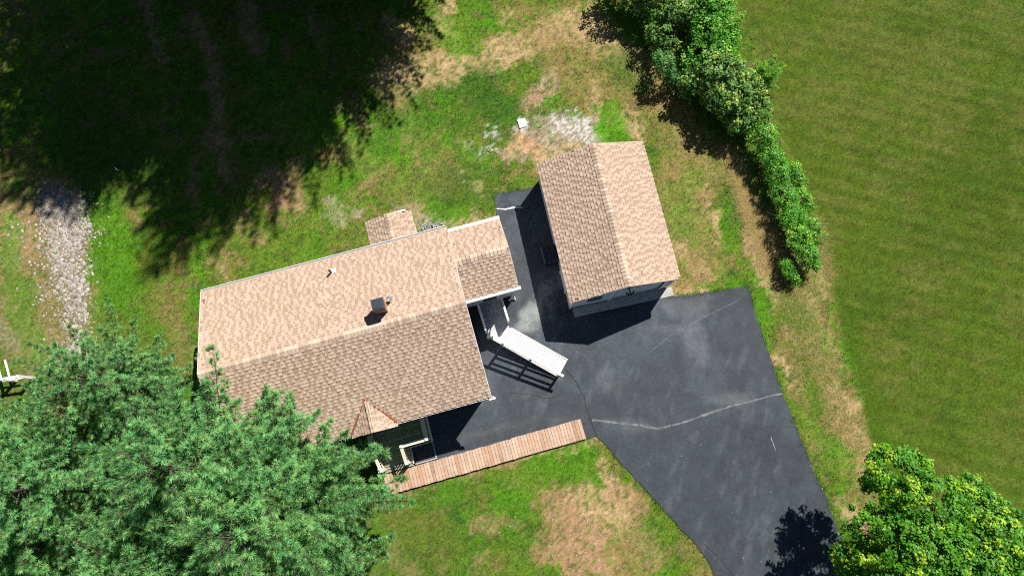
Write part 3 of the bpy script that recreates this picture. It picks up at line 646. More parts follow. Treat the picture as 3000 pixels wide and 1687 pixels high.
# ------------------------------------------------------------------ front deck
DZ = .62
dk = HW(-4.6, -4.5)
deck = thing('front_deck', 'small grey-green deck with cream railings beside the pine', 'deck', tuple(dk), HA)
OFF = (-4.6, -4.5, 0)
def part(name, m, parent, fn, off=OFF):
    mb = MB(off); fn(mb); return mb.build(name, M[m], parent)
r_ = random.Random(8)
y = HS + .3; nb = 0
while y > -5.62:
    y1 = y - .138
    x0 = -5.72 + .045 * max(0, -(y + 3.7)); x1 = -3.16 if y1 > -4.85 else -4.2
    zt = DZ if y1 > -4.85 else DZ - (-(y1 + 4.85)) * .45
    k = r_.uniform(.8, 1.15); c = tuple(np.array((.27, .28, .2)) * k)
    part('board', 'deck', deck, lambda mb: mb.box(x0, x1, y1 + .005, y - .005, zt - .035, zt, c)); y = y1
part('rim_joist', 'cream', deck, lambda mb: mb.box(-3.16, -3.12, -4.86, HS + .2, .05, DZ - .02))
part('rim_joist', 'cream', deck, lambda mb: mb.box(-4.2, -3.12, -4.9, -4.862, .05, DZ - .02))
part('rim_joist', 'cream', deck, lambda mb: mb.box(-5.77, -5.735, -5.6, HS + .2, .05, DZ - .1))
part('rim_joist', 'cream', deck, lambda mb: mb.box(-4.2, -4.165, -5.6, -4.902, .05, DZ - .3))
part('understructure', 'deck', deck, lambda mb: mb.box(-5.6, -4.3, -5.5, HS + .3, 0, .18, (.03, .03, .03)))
def railing(pts, zs, n_bal, post=True):
    """pts: ends on the plan, zs: deck height at the ends"""
    (xa, ya), (xb, yb) = pts; za, zb = zs; Ht = .92
    part('rail', 'cream', deck, lambda mb: mb.beam((xa, ya, za + Ht), (xb, yb, zb + Ht), .14, .04))
    part('rail', 'cream', deck, lambda mb: mb.beam((xa, ya, za + .12), (xb, yb, zb + .12), .05, .06))
    for i in range(n_bal):
        t = (i + .7) / (n_bal + .4); x = xa + (xb - xa) * t; yy = ya + (yb - ya) * t; z = za + (zb - za) * t
        part('baluster', 'cream', deck, lambda mb: mb.box(x - .02, x + .02, yy - .02, yy + .02, z + .12, z + Ht - .02))
def post(x, y, z0, z1):
    part('post', 'cream', deck, lambda mb: mb.box(x - .055, x + .055, y - .055, y + .055, z0, z1))
    part('post_cap', 'white', deck, lambda mb: mb.hexa([(x - .08, y - .08, z1), (x + .08, y - .08, z1), (x + .08, y + .08, z1), (x - .08, y + .08, z1)], [(x - .05, y - .05, z1 + .05), (x + .05, y - .05, z1 + .05), (x + .05, y + .05, z1 + .05), (x - .05, y + .05, z1 + .05)]))
railing(((-5.64, HS + .1), (-5.6, -4.72)), (DZ, DZ), 9)
railing(((-5.58, -4.78), (-5.5, -5.48)), (DZ, DZ - .3), 6)
railing(((-3.24, HS + .1), (-3.24, -4.7)), (DZ, DZ), 8)
railing(((-3.3, -4.74), (-4.36, -4.74)), (DZ, DZ), 9)
railing(((-4.36, -4.8), (-4.36, -5.46)), (DZ, DZ - .3), 5)
for (x, y, z) in ((-5.6, -4.75, DZ + .95), (-5.49, -5.52, DZ + .64), (-3.24, -4.74, DZ + .95), (-4.37, -4.74, DZ + .95), (-4.36, -5.5, DZ + .64)): post(x, y, .02, z)
pl = thing('planter_edging', 'pale timber edging around the dark bed between deck and boardwalk', 'edging', tuple(HW(-3.2, -5.2)), HA)
for (x0, x1, y0, y1) in ((-3.2, -3.14, -5.62, -4.95), (-4.15, -3.14, -5.68, -5.625)):
    part('timber', 'concrete', pl, lambda mb: mb.box(x0, x1, y0, y1, -.02, .06), (-3.2, -5.2, 0))

# ------------------------------------------------------------------ boardwalk
WO = (-1.0, -6.18, 0)
walk = thing('wooden_walkway', 'reddish wooden boardwalk of cross planks between lawn and driveway', 'walkway', tuple(HW(*WO)), HA)
r_ = random.Random(21); x = -5.66; i = 0
PC = [(0.44, 0.285, 0.195), (0.47, 0.325, 0.235), (0.40, 0.245, 0.16), (0.48, 0.355, 0.27), (0.43, 0.31, 0.235), (0.37, 0.215, 0.14)]
pm = []
for c in PC:
    mb = MB(); mb.box(.006, .136, -.455, .455, -.03, 0, c); me = mb.mesh('plank'); me.materials.append(M['plank']); pm.append(me)
while x < 3.56:
    o = bpy.data.objects.new('plank', r_.choices(pm, (3, 3, 1.5, 1.2, 2, 1))[0]); COL.objects.link(o); o.parent = walk
    yj = r_.uniform(-.012, .012) + (.02 if x > .3 else 0)
    o.location = (x - WO[0], yj, .135 + r_.uniform(-.003, .003)); o.rotation_euler = (r_.uniform(-.004, .004), r_.uniform(-.01, .01), r_.uniform(-.006, .006))
    x += .1425; i += 1
for yy in (-.44, 0, .42):
    mb = MB(); mb.box(-4.64, 4.5, yy - .02, yy + .02, -.02, .1, PC[5]); mb.build('joist', M['plank'], walk)
mb = MB(); mb.box(4.585, 4.625, -.46, .47, -.01, .13, PC[2]); mb.build('end_board', M['plank'], walk)

# ------------------------------------------------------------------ entry ramp
RO = (1.6, -1.0, 0)
ramp = thing('access_ramp', 'white wooden landing and ramp bending away from the wing door', 'ramp', tuple(HW(*RO)), HA)
LZ = .6
r_ = random.Random(31)
def wc(): k = r_.uniform(.9, 1.04); return (.56 * k, .56 * k, .55 * k)
kR = np.array([1.67, -.87]); kL = np.array([1.02, -1.5]); eR = np.array([3.83, -2.95]); eL = np.array([3.2, -3.6])
y = yw - .05; dark_in = (.36, .42, .5)
while y > -.95:      # straight landing in front of the door
    y1 = y - .148; xr0 = .50; xr1 = 1.52 + .05 * max(0, .6 - y)
    if y1 < -.9: break
    k = r_.uniform(.92, 1.04); c = (.42 * k, .43 * k, .45 * k)
    part('board', 'whitewood', ramp, lambda mb: mb.box(xr0, xr1, y1 + .004, y - .004, LZ - .03, LZ, c), RO); y = y1
ylast = y
# wedge landing that turns towards the ramp
c0 = np.array([.5, ylast]); c1 = np.array([1.6, ylast]); nW = 7
for i in range(nW):
    t0, t1 = i / nW, (i + 1) / nW - .006
    a0 = c0 + (np.array([.52, -1.02]) - c0) * min(1, t0 * 2) if t0 < .5 else np.array([.52, -1.02]) + (kL - np.array([.52, -1.02])) * (t0 * 2 - 1)
    a1 = c0 + (np.array([.52, -1.02]) - c0) * min(1, t1 * 2) if t1 < .5 else np.array([.52, -1.02]) + (kL - np.array([.52, -1.02])) * (t1 * 2 - 1)
    b0 = c1 + (kR - c1) * t0; b1 = c1 + (kR - c1) * t1; cc = wc()
    part('board', 'whitewood', ramp, lambda mb: mb.hexa([(*a1, LZ - .03), (*b1, LZ - .03), (*b0, LZ - .03), (*a0, LZ - .03)], [(*a1, LZ), (*b1, LZ), (*b0, LZ), (*a0, LZ)], cc), RO)
nR = 21
zr_ = lambda t: LZ - .01 - t * (LZ - .08)
for i in range(nR):
    t0, t1 = (i + .08) / nR, (i + .92) / nR; cc = wc()
    a0, a1 = kL + (eL - kL) * t0, kL + (eL - kL) * t1; b0, b1 = kR + (eR - kR) * t0, kR + (eR - kR) * t1
    part('board', 'whitewood', ramp, lambda mb: mb.hexa([(*a1, zr_(t1) - .03), (*b1, zr_(t1) - .03), (*b0, zr_(t0) - .03), (*a0, zr_(t0) - .03)], [(*a1, zr_(t1)), (*b1, zr_(t1)), (*b0, zr_(t0)), (*a0, zr_(t0))], cc), RO)
wwc = (.5, .5, .49)
part('gap_backing', 'whitewood', ramp, lambda mb: mb.hexa([(*eL, zr_(1) - .06), (*eR, zr_(1) - .06), (*kR, zr_(0) - .06), (*kL, zr_(0) - .06)], [(*eL, zr_(1) - .034), (*eR, zr_(1) - .034), (*kR, zr_(0) - .034), (*kL, zr_(0) - .034)], (.3, .31, .33)), RO)  # added grey sheet, keeps the gaps between boards from going black
for (p0, p1) in ((kL, eL), (kR, eR)):
    part('stringer', 'whitewood', ramp, lambda mb: mb.beam((*p0, LZ - .12), (*p1, .02), .05, .14, wwc), RO)
nrm = np.array([-(eL - kL)[1], (eL - kL)[0]]); nrm /= np.linalg.norm(nrm); dr = (eL - kL) / np.linalg.norm(eL - kL)
ra, rb = kL + nrm * .04 - dr * .28, eL + nrm * .05 + dr * .16
part('handrail', 'whitewood', ramp, lambda mb: mb.beam((*ra, LZ + .93), (*rb, .95), .12, .045, wwc), RO)
for hh in (.2, .58):
    part('rail', 'whitewood', ramp, lambda mb: mb.beam((*(kL + nrm * .03), LZ + hh), (*(eL + nrm * .03), .06 + hh), .05, .09, wwc), RO)
for t in (.02, .5, .985):
    p = kL + (eL - kL) * t + nrm * .02
    part('post', 'whitewood', ramp, lambda mb: mb.box(p[0] - .045, p[0] + .045, p[1] - .045, p[1] + .045, 0, zr_(t) + .93, wwc), RO)
# side guards of the landing
for (xa, ya, xb, yb) in ((.46, yw - .06, .5, -.72), (1.56, yw - .06, 1.6, -.6)):
    part('guard_rail', 'whitewood', ramp, lambda mb: mb.beam((xa, ya, LZ + .88), (xb, yb, LZ + .88), .1, .04, wwc), RO)
    part('guard_rail', 'whitewood', ramp, lambda mb: mb.beam((xa, ya, LZ + .1), (xb, yb, LZ + .1), .05, .06, wwc), RO)
    for i in range(11):
        t0, t1 = (i + .07) / 11, (i + .93) / 11
        part('guard_board', 'whitewood', ramp, lambda mb: mb.beam((xa + (xb - xa) * t0, ya + (yb - ya) * t0, LZ + .49), (xa + (xb - xa) * t1, ya + (yb - ya) * t1, LZ + .49), .025, .72, wwc), RO)
for (x, y) in ((.5, -.74), (1.6, -.62), (.52, -1.0)):
    part('post', 'whitewood', ramp, lambda mb: mb.box(x - .045, x + .045, y - .045, y + .045, 0, LZ + (.92 if y > -.9 else 0) - .035, wwc), RO)

# ------------------------------------------------------------------ garage
garage = thing('garage', 'detached white garage with tan shingle gable roof on the driveway', 'garage', tuple(GC), GA)
gf = lambda p: GW(p[0], p[1], p[2])
GP = (G_ZR - G_ZE) / GHW; gw = GHW - .14; gz0 = G_ZE + .14 * GP - .09
wmb = MB(); y0, y1 = .07, GL - .07
wmb.add([(-gw, y0, .0), (gw, y0, 0), (gw, y0, gz0), (0, y0, G_ZR - .1), (-gw, y0, gz0), (-gw, y1, 0), (gw, y1, 0), (gw, y1, gz0), (0, y1, G_ZR - .1), (-gw, y1, gz0)],
        [(0, 5, 9, 4), (1, 2, 7, 6), (5, 6, 7, 8, 9), (4, 9, 8, 3), (3, 8, 7, 2), (0, 1, 6, 5)])
# front wall with the door opening
dx0, dx1, dzt = -.42, 1.95, 2.0
F = lambda x, z: (x, y0, z)
wmb.add([F(-gw, 0), F(dx0, 0), F(dx0, dzt), F(dx1, dzt), F(dx1, 0), F(gw, 0), F(gw, gz0), F(0, G_ZR - .1), F(-gw, gz0)], [(0, 1, 2, 8), (2, 3, 6, 7, 8), (3, 4, 5, 6)])
wmb.build('wall', M['siding'], garage, fix=False)
mb = MB(); mb.box(dx0 - .02, dx1 + .02, y0 + .075, y0 + .11, 0, dzt + .02); gd = mb.build('garage_door', M['white'], garage)
for k in range(4):
    mb = MB(); mb.box(dx0 + .03, dx1 - .03, y0 + .05, y0 + .077, .03 + k * .49, .49 + k * .49); mb.build('door_panel', M['white'], gd)
for (xa, xb, za, zb) in ((dx0 - .1, dx0 - .003, 0, dzt + .1), (dx1 + .003, dx1 + .1, 0, dzt + .1), (dx0, dx1, dzt + .003, dzt + .1)):
    mb = MB(); mb.box(xa, xb, y0 - .035, y0 - .004, za, zb); mb.build('door_trim', M['white'], garage)
for x in (-gw - .012, gw - .1):
    mb = MB(); mb.box(x, x + .112, y0 - .03, y0 - .005, 0, gz0); mb.build('corner_board', M['white'], garage)
wnd = MB(); wnd.box(-1.78, -.88, y0 - .035, y0 - .006, .95, 1.95); wnd = wnd.build('window', M['white'], garage)
mb = MB(); mb.box(-1.68, -.98, y0 - .05, y0 - .037, 1.05, 1.85); mb.build('pane', M['glass'], wnd)
groof = MB(); slab(groof, [(-GHW, 0, G_ZE), (0, 0, G_ZR), (0, GL, G_ZR), (-GHW, GL, G_ZE)], .08); slab(groof, [(0, 0, G_ZR), (GHW, 0, G_ZE), (GHW, GL, G_ZE), (0, GL, G_ZR)], .08)
groof = groof.build('roof', M['deckroof'], garage)
st = []; gs = math.hypot(GHW, G_ZR - G_ZE)
shingle_plane((-GHW - .02, GL + .02, G_ZE), (0, -1, 0), (GHW, 0, G_ZR - G_ZE), GL + .04, gs, None, 51, st)
shingle_plane((GHW + .02, -.02, G_ZE), (0, 1, 0), (-GHW, 0, G_ZR - G_ZE), GL + .04, gs, None, 52, st)
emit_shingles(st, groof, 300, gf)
ridge_caps((0, -.02, G_ZR), (0, GL, G_ZR), (1, 0, -GP), (-1, 0, -GP), groof, 53, half=.19, expo=.17, thick=.03)
for yy in (-.012, GL + .012):
    for sgn in (-1, 1):
        mb = MB(); mb.beam((sgn * (GHW - .01), yy, G_ZE - .055), (0, yy, G_ZR - .055), .022, .12); mb.build('rake_board', M['white'], garage)
for sgn in (-1, 1):
    mb = MB(); xx = sgn * (GHW + .012); mb.box(xx - .011, xx + .011, 0, GL, G_ZE - .12, G_ZE - .01); mb.build('fascia', M['white'], garage)
# side door on the west wall
mb = MB(); mb.box(-gw - .04, -gw - .008, .9, 1.8, .05, 1.95); sd = mb.build('side_door', M['white'], garage)
for (ya, yb) in ((.8, .9), (1.8, 1.9)):
    mb = MB(); mb.box(-gw - .06, -gw - .01, ya, yb, 0, 2.0); mb.build('door_trim', M['white'], garage)
mb = MB(); mb.box(-2.24, 2.62, -.40, y0 - .04, -.02, .03); mb.box(dx0 + .004, dx1 - .004, y0 - .039, y0 + .048, -.02, .03); ap = mb.build('garage_apron', M['concrete'])
ap.location = tuple(GC); ap.rotation_euler = (0, 0, GA); tag(ap, 'pale concrete strip along the front of the garage', 'apron', kind='structure')
# anchor shaped ornament on the gable
anc = thing('wall_bracket', 'black anchor-shaped bracket sticking out of the garage gable', 'bracket', tuple(GW(.12, .04, 2.35)), GA)
mb = MB(); mb.tube([(0, .04, 0), (0, -.3, .02)], .03, 8); mb.build('shank', M['black'], anc)
pts = [(.17 * math.sin(t), -.13 - .17 * math.cos(t), .01) for t in np.linspace(-1.5, 1.5, 13)]
mb = MB(); mb.tube(pts, [.014] + [.034] * 11 + [.014], 8); mb.build('fluke', M['black'], anc)
mb = MB(); mb.tube([(0, .01, 0), (0, .035, 0)], .07, 12); mb.build('wall_plate', M['black'], anc)

# bin beside the garage
bn = GW(-gw - .42, 2.62, 0)
bin_ = thing('wheelie_bin', 'dark wheeled rubbish bin in the shade against the garage side', 'bin', tuple(bn), GA)
mb = MB(); mb.hexa([(-.24, -.3, .06), (.24, -.3, .06), (.24, .3, .06), (-.24, .3, .06)], [(-.32, -.4, 1.0), (.32, -.4, 1.0), (.32, .4, 1.0), (-.32, .4, 1.0)]); mb.build('body', M['plastic'], bin_)
mb = MB(); mb.hexa([(-.35, -.43, 1.0), (.35, -.43, 1.0), (.35, .43, 1.0), (-.35, .43, 1.0)], [(-.3, -.36, 1.08), (.3, -.36, 1.08), (.3, .36, 1.08), (-.3, .36, 1.08)]); mb.build('lid', M['plastic'], bin_)
for yy in (-.26, .26):
    mb = MB(); mb.tube([(.28, yy - .03, .1), (.28, yy + .03, .1)], .1, 12); mb.build('wheel', M['black'], bin_)
mb = MB(); mb.tube([(.38, -.3, 1.02), (.38, .3, 1.02)], .02, 6); mb.build('handle', M['black'], bin_)

# ------------------------------------------------------------------ small things lying about
def coil(name, label, cx, cy, rad, turns, seed):
    r = random.Random(seed); pts = []
    for k in range(turns * 14):
        t = k / 14 * 2 * math.pi; q_ = rad * (1 + .35 * math.sin(t * .37 + seed) + r.uniform(-.05, .05))
        pts.append((math.cos(t) * q_ + .12 * math.sin(t * .21), math.sin(t) * q_ * .75, .03 + .012 * (k // 14) + r.uniform(0, .01)))
    mb = MB(); mb.tube(pts, .016, 6); o = mb.build(name, M['hose']); o.location = (cx, cy, 0); tag(o, label, 'hose')
p = P(1258, 668); coil('garden_hose', 'tangled grey hose coil on bare soil by the rear wall', p[0], p[1], .22, 5, 1)
p = P(1285, 662); coil('garden_hose', 'smaller grey hose coil nearest the roof step at the rear wall', p[0], p[1], .17, 3, 2)
p = P(1530, 362); mb = MB(); mb.box(-.2, .2, -.22, .22, -.01, .06); mb.box(-.13, .14, -.15, .15, .06, .075); o = mb.build('paving_slab', M['white']); o.location = p; o.rotation_euler = (.03, .05, .3)
tag(o, 'white square slab on the grass behind the garage', 'slab')
p = P(342, 494); mb = MB(); mb.add([(-.12, .1, .03), (.16, -.12, .02), (-.02, -.1, .05), (-.05, .0, .06)], [(0, 3, 1), (3, 2, 1), (0, 2, 3)]); o = mb.build('paper_scrap', M['paper'], fix=False); o.location = p
tag(o, 'small white scrap of paper lying in the tree shade', 'paper')
# white railing end at the left edge
z = 1.0; a = P(-70, 1122, z); b = P(56, 1102, z); c = P(3, 1060, z)
wr = thing('white_railing', 'end of a white railing at the left edge above the pine', 'railing', (float(b[0]), float(b[1]), 0), 0)
ob = np.array([b[0], b[1], 0])
for (q0, q1) in ((a, b), (P(2, 1110, z), P(-14, 1050, z))):
    mb = MB(ob); mb.beam(q0, q1, .11, .06); mb.build('rail', M['white'], wr)
    mb = MB(ob); mb.beam(q0 - (0, 0, .6), q1 - (0, 0, .6), .05, .09); mb.build('rail', M['white'], wr)
for q_ in (b, P(2, 1110, z)):
    mb = MB(ob); mb.box(q_[0] - .06, q_[0] + .06, q_[1] - .06, q_[1] + .06, 0, 1.1); mb.build('post', M['white'], wr)

# gravel strip on the west side, and loose pebbles
def stones(name, pts, size, label, cat, seed):
    r = np.random.default_rng(seed); n = len(pts)
    base = np.array([(1, 0, 0), (.31, .95, 0), (-.81, .59, 0), (-.81, -.59, 0), (.31, -.95, 0), (0, 0, 1)], float)
    f0 = np.array([(0, 1, 5), (1, 2, 5), (2, 3, 5), (3, 4, 5), (4, 0, 5)])
    sc_ = r.uniform(.6, 1.3, (n, 1)) * np.asarray(size).reshape(-1, 1)
    jit = r.uniform(.7, 1.3, (n, 6, 3)); ang = r.uniform(0, 6.28, n)
    v = base[None] * jit * sc_[:, :, None]; v[:, 5, 0] += sc_[:, 0] * r.uniform(-.4, .4, n); v[:, 5, 1] += sc_[:, 0] * r.uniform(-.4, .4, n); v[..., 2] *= .6
    x = v[..., 0] * np.cos(ang)[:, None] - v[..., 1] * np.sin(ang)[:, None]; y = v[..., 0] * np.sin(ang)[:, None] + v[..., 1] * np.cos(ang)[:, None]
    V = np.stack([x + pts[:, :1], y + pts[:, 1:2], v[..., 2] + .0], -1).reshape(-1, 3)
    F = (f0[None] + (np.arange(n) * 6)[:, None, None]).reshape(-1, 3)
    t = r.random(n)[:, None]; c = alb(228, 222, 212) * t + alb(150, 134, 118) * (1 - t); c *= r.uniform(.75, 1.05, (n, 1))
    o = link(name, mesh_np(name, V, F, np.repeat(c, 6, 0)), M['stone']); tag(o, label, cat, kind='stuff')
gp = []
for (u1, v1, u2, v2, hw, n) in ((165, 600, 215, 700, 74, 1700), (190, 690, 205, 800, 60, 1200), (195, 800, 215, 890, 56, 650), (235, 840, 245, 940, 22, 130), (215, 900, 235, 1080, 48, 520), (90, 640, 240, 1060, 90, 330), (130, 560, 240, 600, 50, 300)):
    t = rng.random(n); uu = u1 + (u2 - u1) * t + rng.normal(0, .5, n) * hw; vv = v1 + (v2 - v1) * t + rng.normal(0, .3, n) * hw
    gp += [P(a_, b_)[:2] for a_, b_ in zip(uu, vv)]
gp = np.array(gp); stones('gravel', gp, np.clip(rng.lognormal(-3.05, .35, len(gp)), .02, .12), 'strip of white and grey gravel beside the bright lawn', 'gravel', 5)
pb = []
while len(pb) < 160:
    u1, v1 = rng.uniform(1000, 2500), rng.uniform(60, 1680); q_ = P(u1, v1)
    if field_side(np.array([u1]), np.array([v1]))[0] < -20: pb.append(q_[:2])
for (u1, v1, u2, v2, hw, n) in ((1540, 430, 1740, 370, 50, 260), (1410, 445, 1470, 440, 14, 60), (1650, 1500, 1760, 1640, 80, 120), (1560, 290, 1600, 240, 30, 50), (955, 600, 990, 640, 22, 40), (2200, 600, 2260, 780, 30, 40)):
    t = rng.random(n); uu = u1 + (u2 - u1) * t + rng.normal(0, .6, n) * hw; vv = v1 + (v2 - v1) * t + rng.normal(0, .6, n) * hw
    pb += [P(a_, b_)[:2] for a_, b_ in zip(uu, vv)]
pb = np.array(pb); stones('pebbles', pb, rng.uniform(.015, .04, len(pb)), 'pale pebbles scattered over the yard', 'pebbles', 6)

# ------------------------------------------------------------------ grass
def blades(name, pts, col, hgt, wid, label, per, seed, lean=.5, spread=.05):
    r = np.random.default_rng(seed); n = len(pts) * per
    b = np.repeat(pts, per, 0) + r.normal(0, spread, (n, 2)); c = np.repeat(col, per, 0) * r.uniform(.72, 1.28, (n, 1))
    h = np.repeat(hgt, per) * r.uniform(.6, 1.25, n); ang = r.uniform(0, 2 * math.pi, n); la = r.uniform(0, 2 * math.pi, n); lm = r.uniform(.3, 1.0, n) * lean * h
    w = wid * r.uniform(.7, 1.4, n)
    dx, dy = -np.sin(la) * w, np.cos(la) * w
    V = np.empty((n, 3, 3)); V[:, 0] = np.c_[b[:, 0] - dx, b[:, 1] - dy, np.full(n, -.005)]; V[:, 1] = np.c_[b[:, 0] + dx, b[:, 1] + dy, np.full(n, -.005)]
    V[:, 2] = np.c_[b[:, 0] + np.cos(la) * lm, b[:, 1] + np.sin(la) * lm, h]
    o = link(name, mesh_np(name, V.reshape(-1, 3), np.arange(n * 3).reshape(-1, 3), np.repeat(c, 3, 0)), M['grass'])
    tag(o, label, 'grass', kind='stuff')
def scatter(n, box, seed):
    r = np.random.default_rng(seed); return np.c_[r.uniform(box[0], box[1], n), r.uniform(box[2], box[3], n)]
pts = scatter(230000, (-28, 27, -11, 22.6), 61)
u_, v_ = proj(pts[:, 0], pts[:, 1]); ok = (u_ > -40) & (u_ < 3040) & (v_ > -40) & (v_ < 1730)
for pg in (DRIVE, WALK_FP, HOUSE_FP, GAR_FP, APRON_FP): ok &= ~inpoly(pts[:, 0], pts[:, 1], pg)
pts = pts[ok]; col, den, wf = cover(pts[:, 0], pts[:, 1])
k = rng.random(len(pts)) < den * .95; pts, col, wf = pts[k], col[k], wf[k]
lawn = wf < .5
blades('lawn_grass', pts[lawn], col[lawn], .04 + .035 * fbm(pts[lawn, 0], pts[lawn, 1], 71), .010, 'short patchy lawn grass around the house and garage', 3, 1)
blades('field_grass', pts[~lawn], col[~lawn], np.full((~lawn).sum(), .032), .009, 'dull olive mown grass of the field right of the hedge', 3, 2)
ee = np.array(densify(DRIVE, .05, .0, 9)); eu, ev = proj(ee[:, 0], ee[:, 1]); ee = ee[(eu > -20) & (eu < 3020) & (ev < 1700)]
ee = np.repeat(ee, 2, 0) + rng.normal(0, .05, (len(ee) * 2, 2)); ok = fbm(ee[:, 0] * 1.5, ee[:, 1] * 1.5, 77) > .45
for pg in (WALK_FP, HOUSE_FP, GAR_FP, APRON_FP): ok &= ~inpoly(ee[:, 0], ee[:, 1], pg)
eu, ev = proj(ee[:, 0], ee[:, 1]); ok &= ~((eu > 1080) & (eu < 1745) & (ev > 640) & (ev < 1400)) & ~((eu > 1560) & (eu < 1990) & (ev > 560) & (ev < 950))
ee = ee[ok]; ecol = cover(ee[:, 0], ee[:, 1])[0]
blades('edge_grass', ee, ecol, np.full(len(ee), .07), .01, 'grass tufts creeping over the driveway edges', 3, 8)
# long straw-coloured grass along the hedge
sp = []; sc2 = []
for (u1, v1, u2, v2, hw, n, tone) in ((2110, 430, 2170, 500, 26, 700, 0), (2150, 500, 2200, 620, 30, 1100, 0), (2190, 600, 2260, 720, 40, 1700, 0), (2220, 700, 2270, 800, 36, 1200, 0), (2280, 720, 2350, 860, 40, 1100, 1), (2330, 860, 2420, 1080, 55, 900, 1),
                                    (2420, 1080, 2500, 1330, 55, 700, 1), (2300, 860, 2360, 1000, 40, 500, 2), (2390, 640, 2430, 820, 22, 700, 1), (2130, 420, 2200, 450, 30, 300, 2), (1880, 160, 1950, 260, 26, 300, 0), (1990, 740, 2070, 800, 30, 250, 0), (2340, 1020, 2440, 1250, 60, 900, 2), (2330, 860, 2440, 1100, 60, 600, 2)):
    t = rng.random(n); uu = u1 + (u2 - u1) * t + rng.normal(0, .5, n) * hw; vv = v1 + (v2 - v1) * t + rng.normal(0, .5, n) * hw
    q_ = np.array([P(a_, b_)[:2] for a_, b_ in zip(uu, vv)]); sp.append(q_)
    mixw = rng.random((n, 1)) * (.5 if tone == 0 else .9)
    sc2.append((alb(206, 176, 124) * (1 - mixw) + alb(120, 132, 58) * mixw) if tone < 2 else np.tile(alb(112, 140, 52), (n, 1)))
sp = np.concatenate(sp); sc2 = np.concatenate(sc2); ok = ~inpoly(sp[:, 0], sp[:, 1], DRIVE)
blades('dry_tall_grass', sp[ok], sc2[ok] * 1.6, np.full(ok.sum(), .10), .0042, 'long straw-coloured grass lodged along the hedge foot', 2, 3, lean=4.0, spread=.12)

# ------------------------------------------------------------------ trees
def tubes_np(segs, seg=5):
    """segs: list of (p0, p1, r0, r1) -> mesh arrays"""
    S = len(segs)
    p0 = np.array([s[0] for s in segs], float); p1 = np.array([s[1] for s in segs], float); r0 = np.array([s[2] for s in segs]); r1 = np.array([s[3] for s in segs])
    d = p1 - p0; d /= np.linalg.norm(d, axis=1, keepdims=True) + 1e-9
    ref = np.where(np.abs(d[:, 2:]) < .9, [[0, 0, 1.0]], [[1.0, 0, 0]]); a = np.cross(d, ref); a /= np.linalg.norm(a, axis=1, keepdims=True); b = np.cross(d, a)
    t = np.arange(seg) / seg * 2 * math.pi
    ring = a[:, None] * np.cos(t)[None, :, None] + b[:, None] * np.sin(t)[None, :, None]
    V = np.concatenate([p0[:, None] + ring * r0[:, None, None], p1[:, None] + ring * r1[:, None, None]], 1).reshape(-1, 3)
    k = np.arange(seg); k2 = (k + 1) % seg; f = np.stack([k, k2, k2 + seg, k + seg], -1)
    return V, (f[None] + (np.arange(S) * 2 * seg)[:, None, None]).reshape(-1, 4)

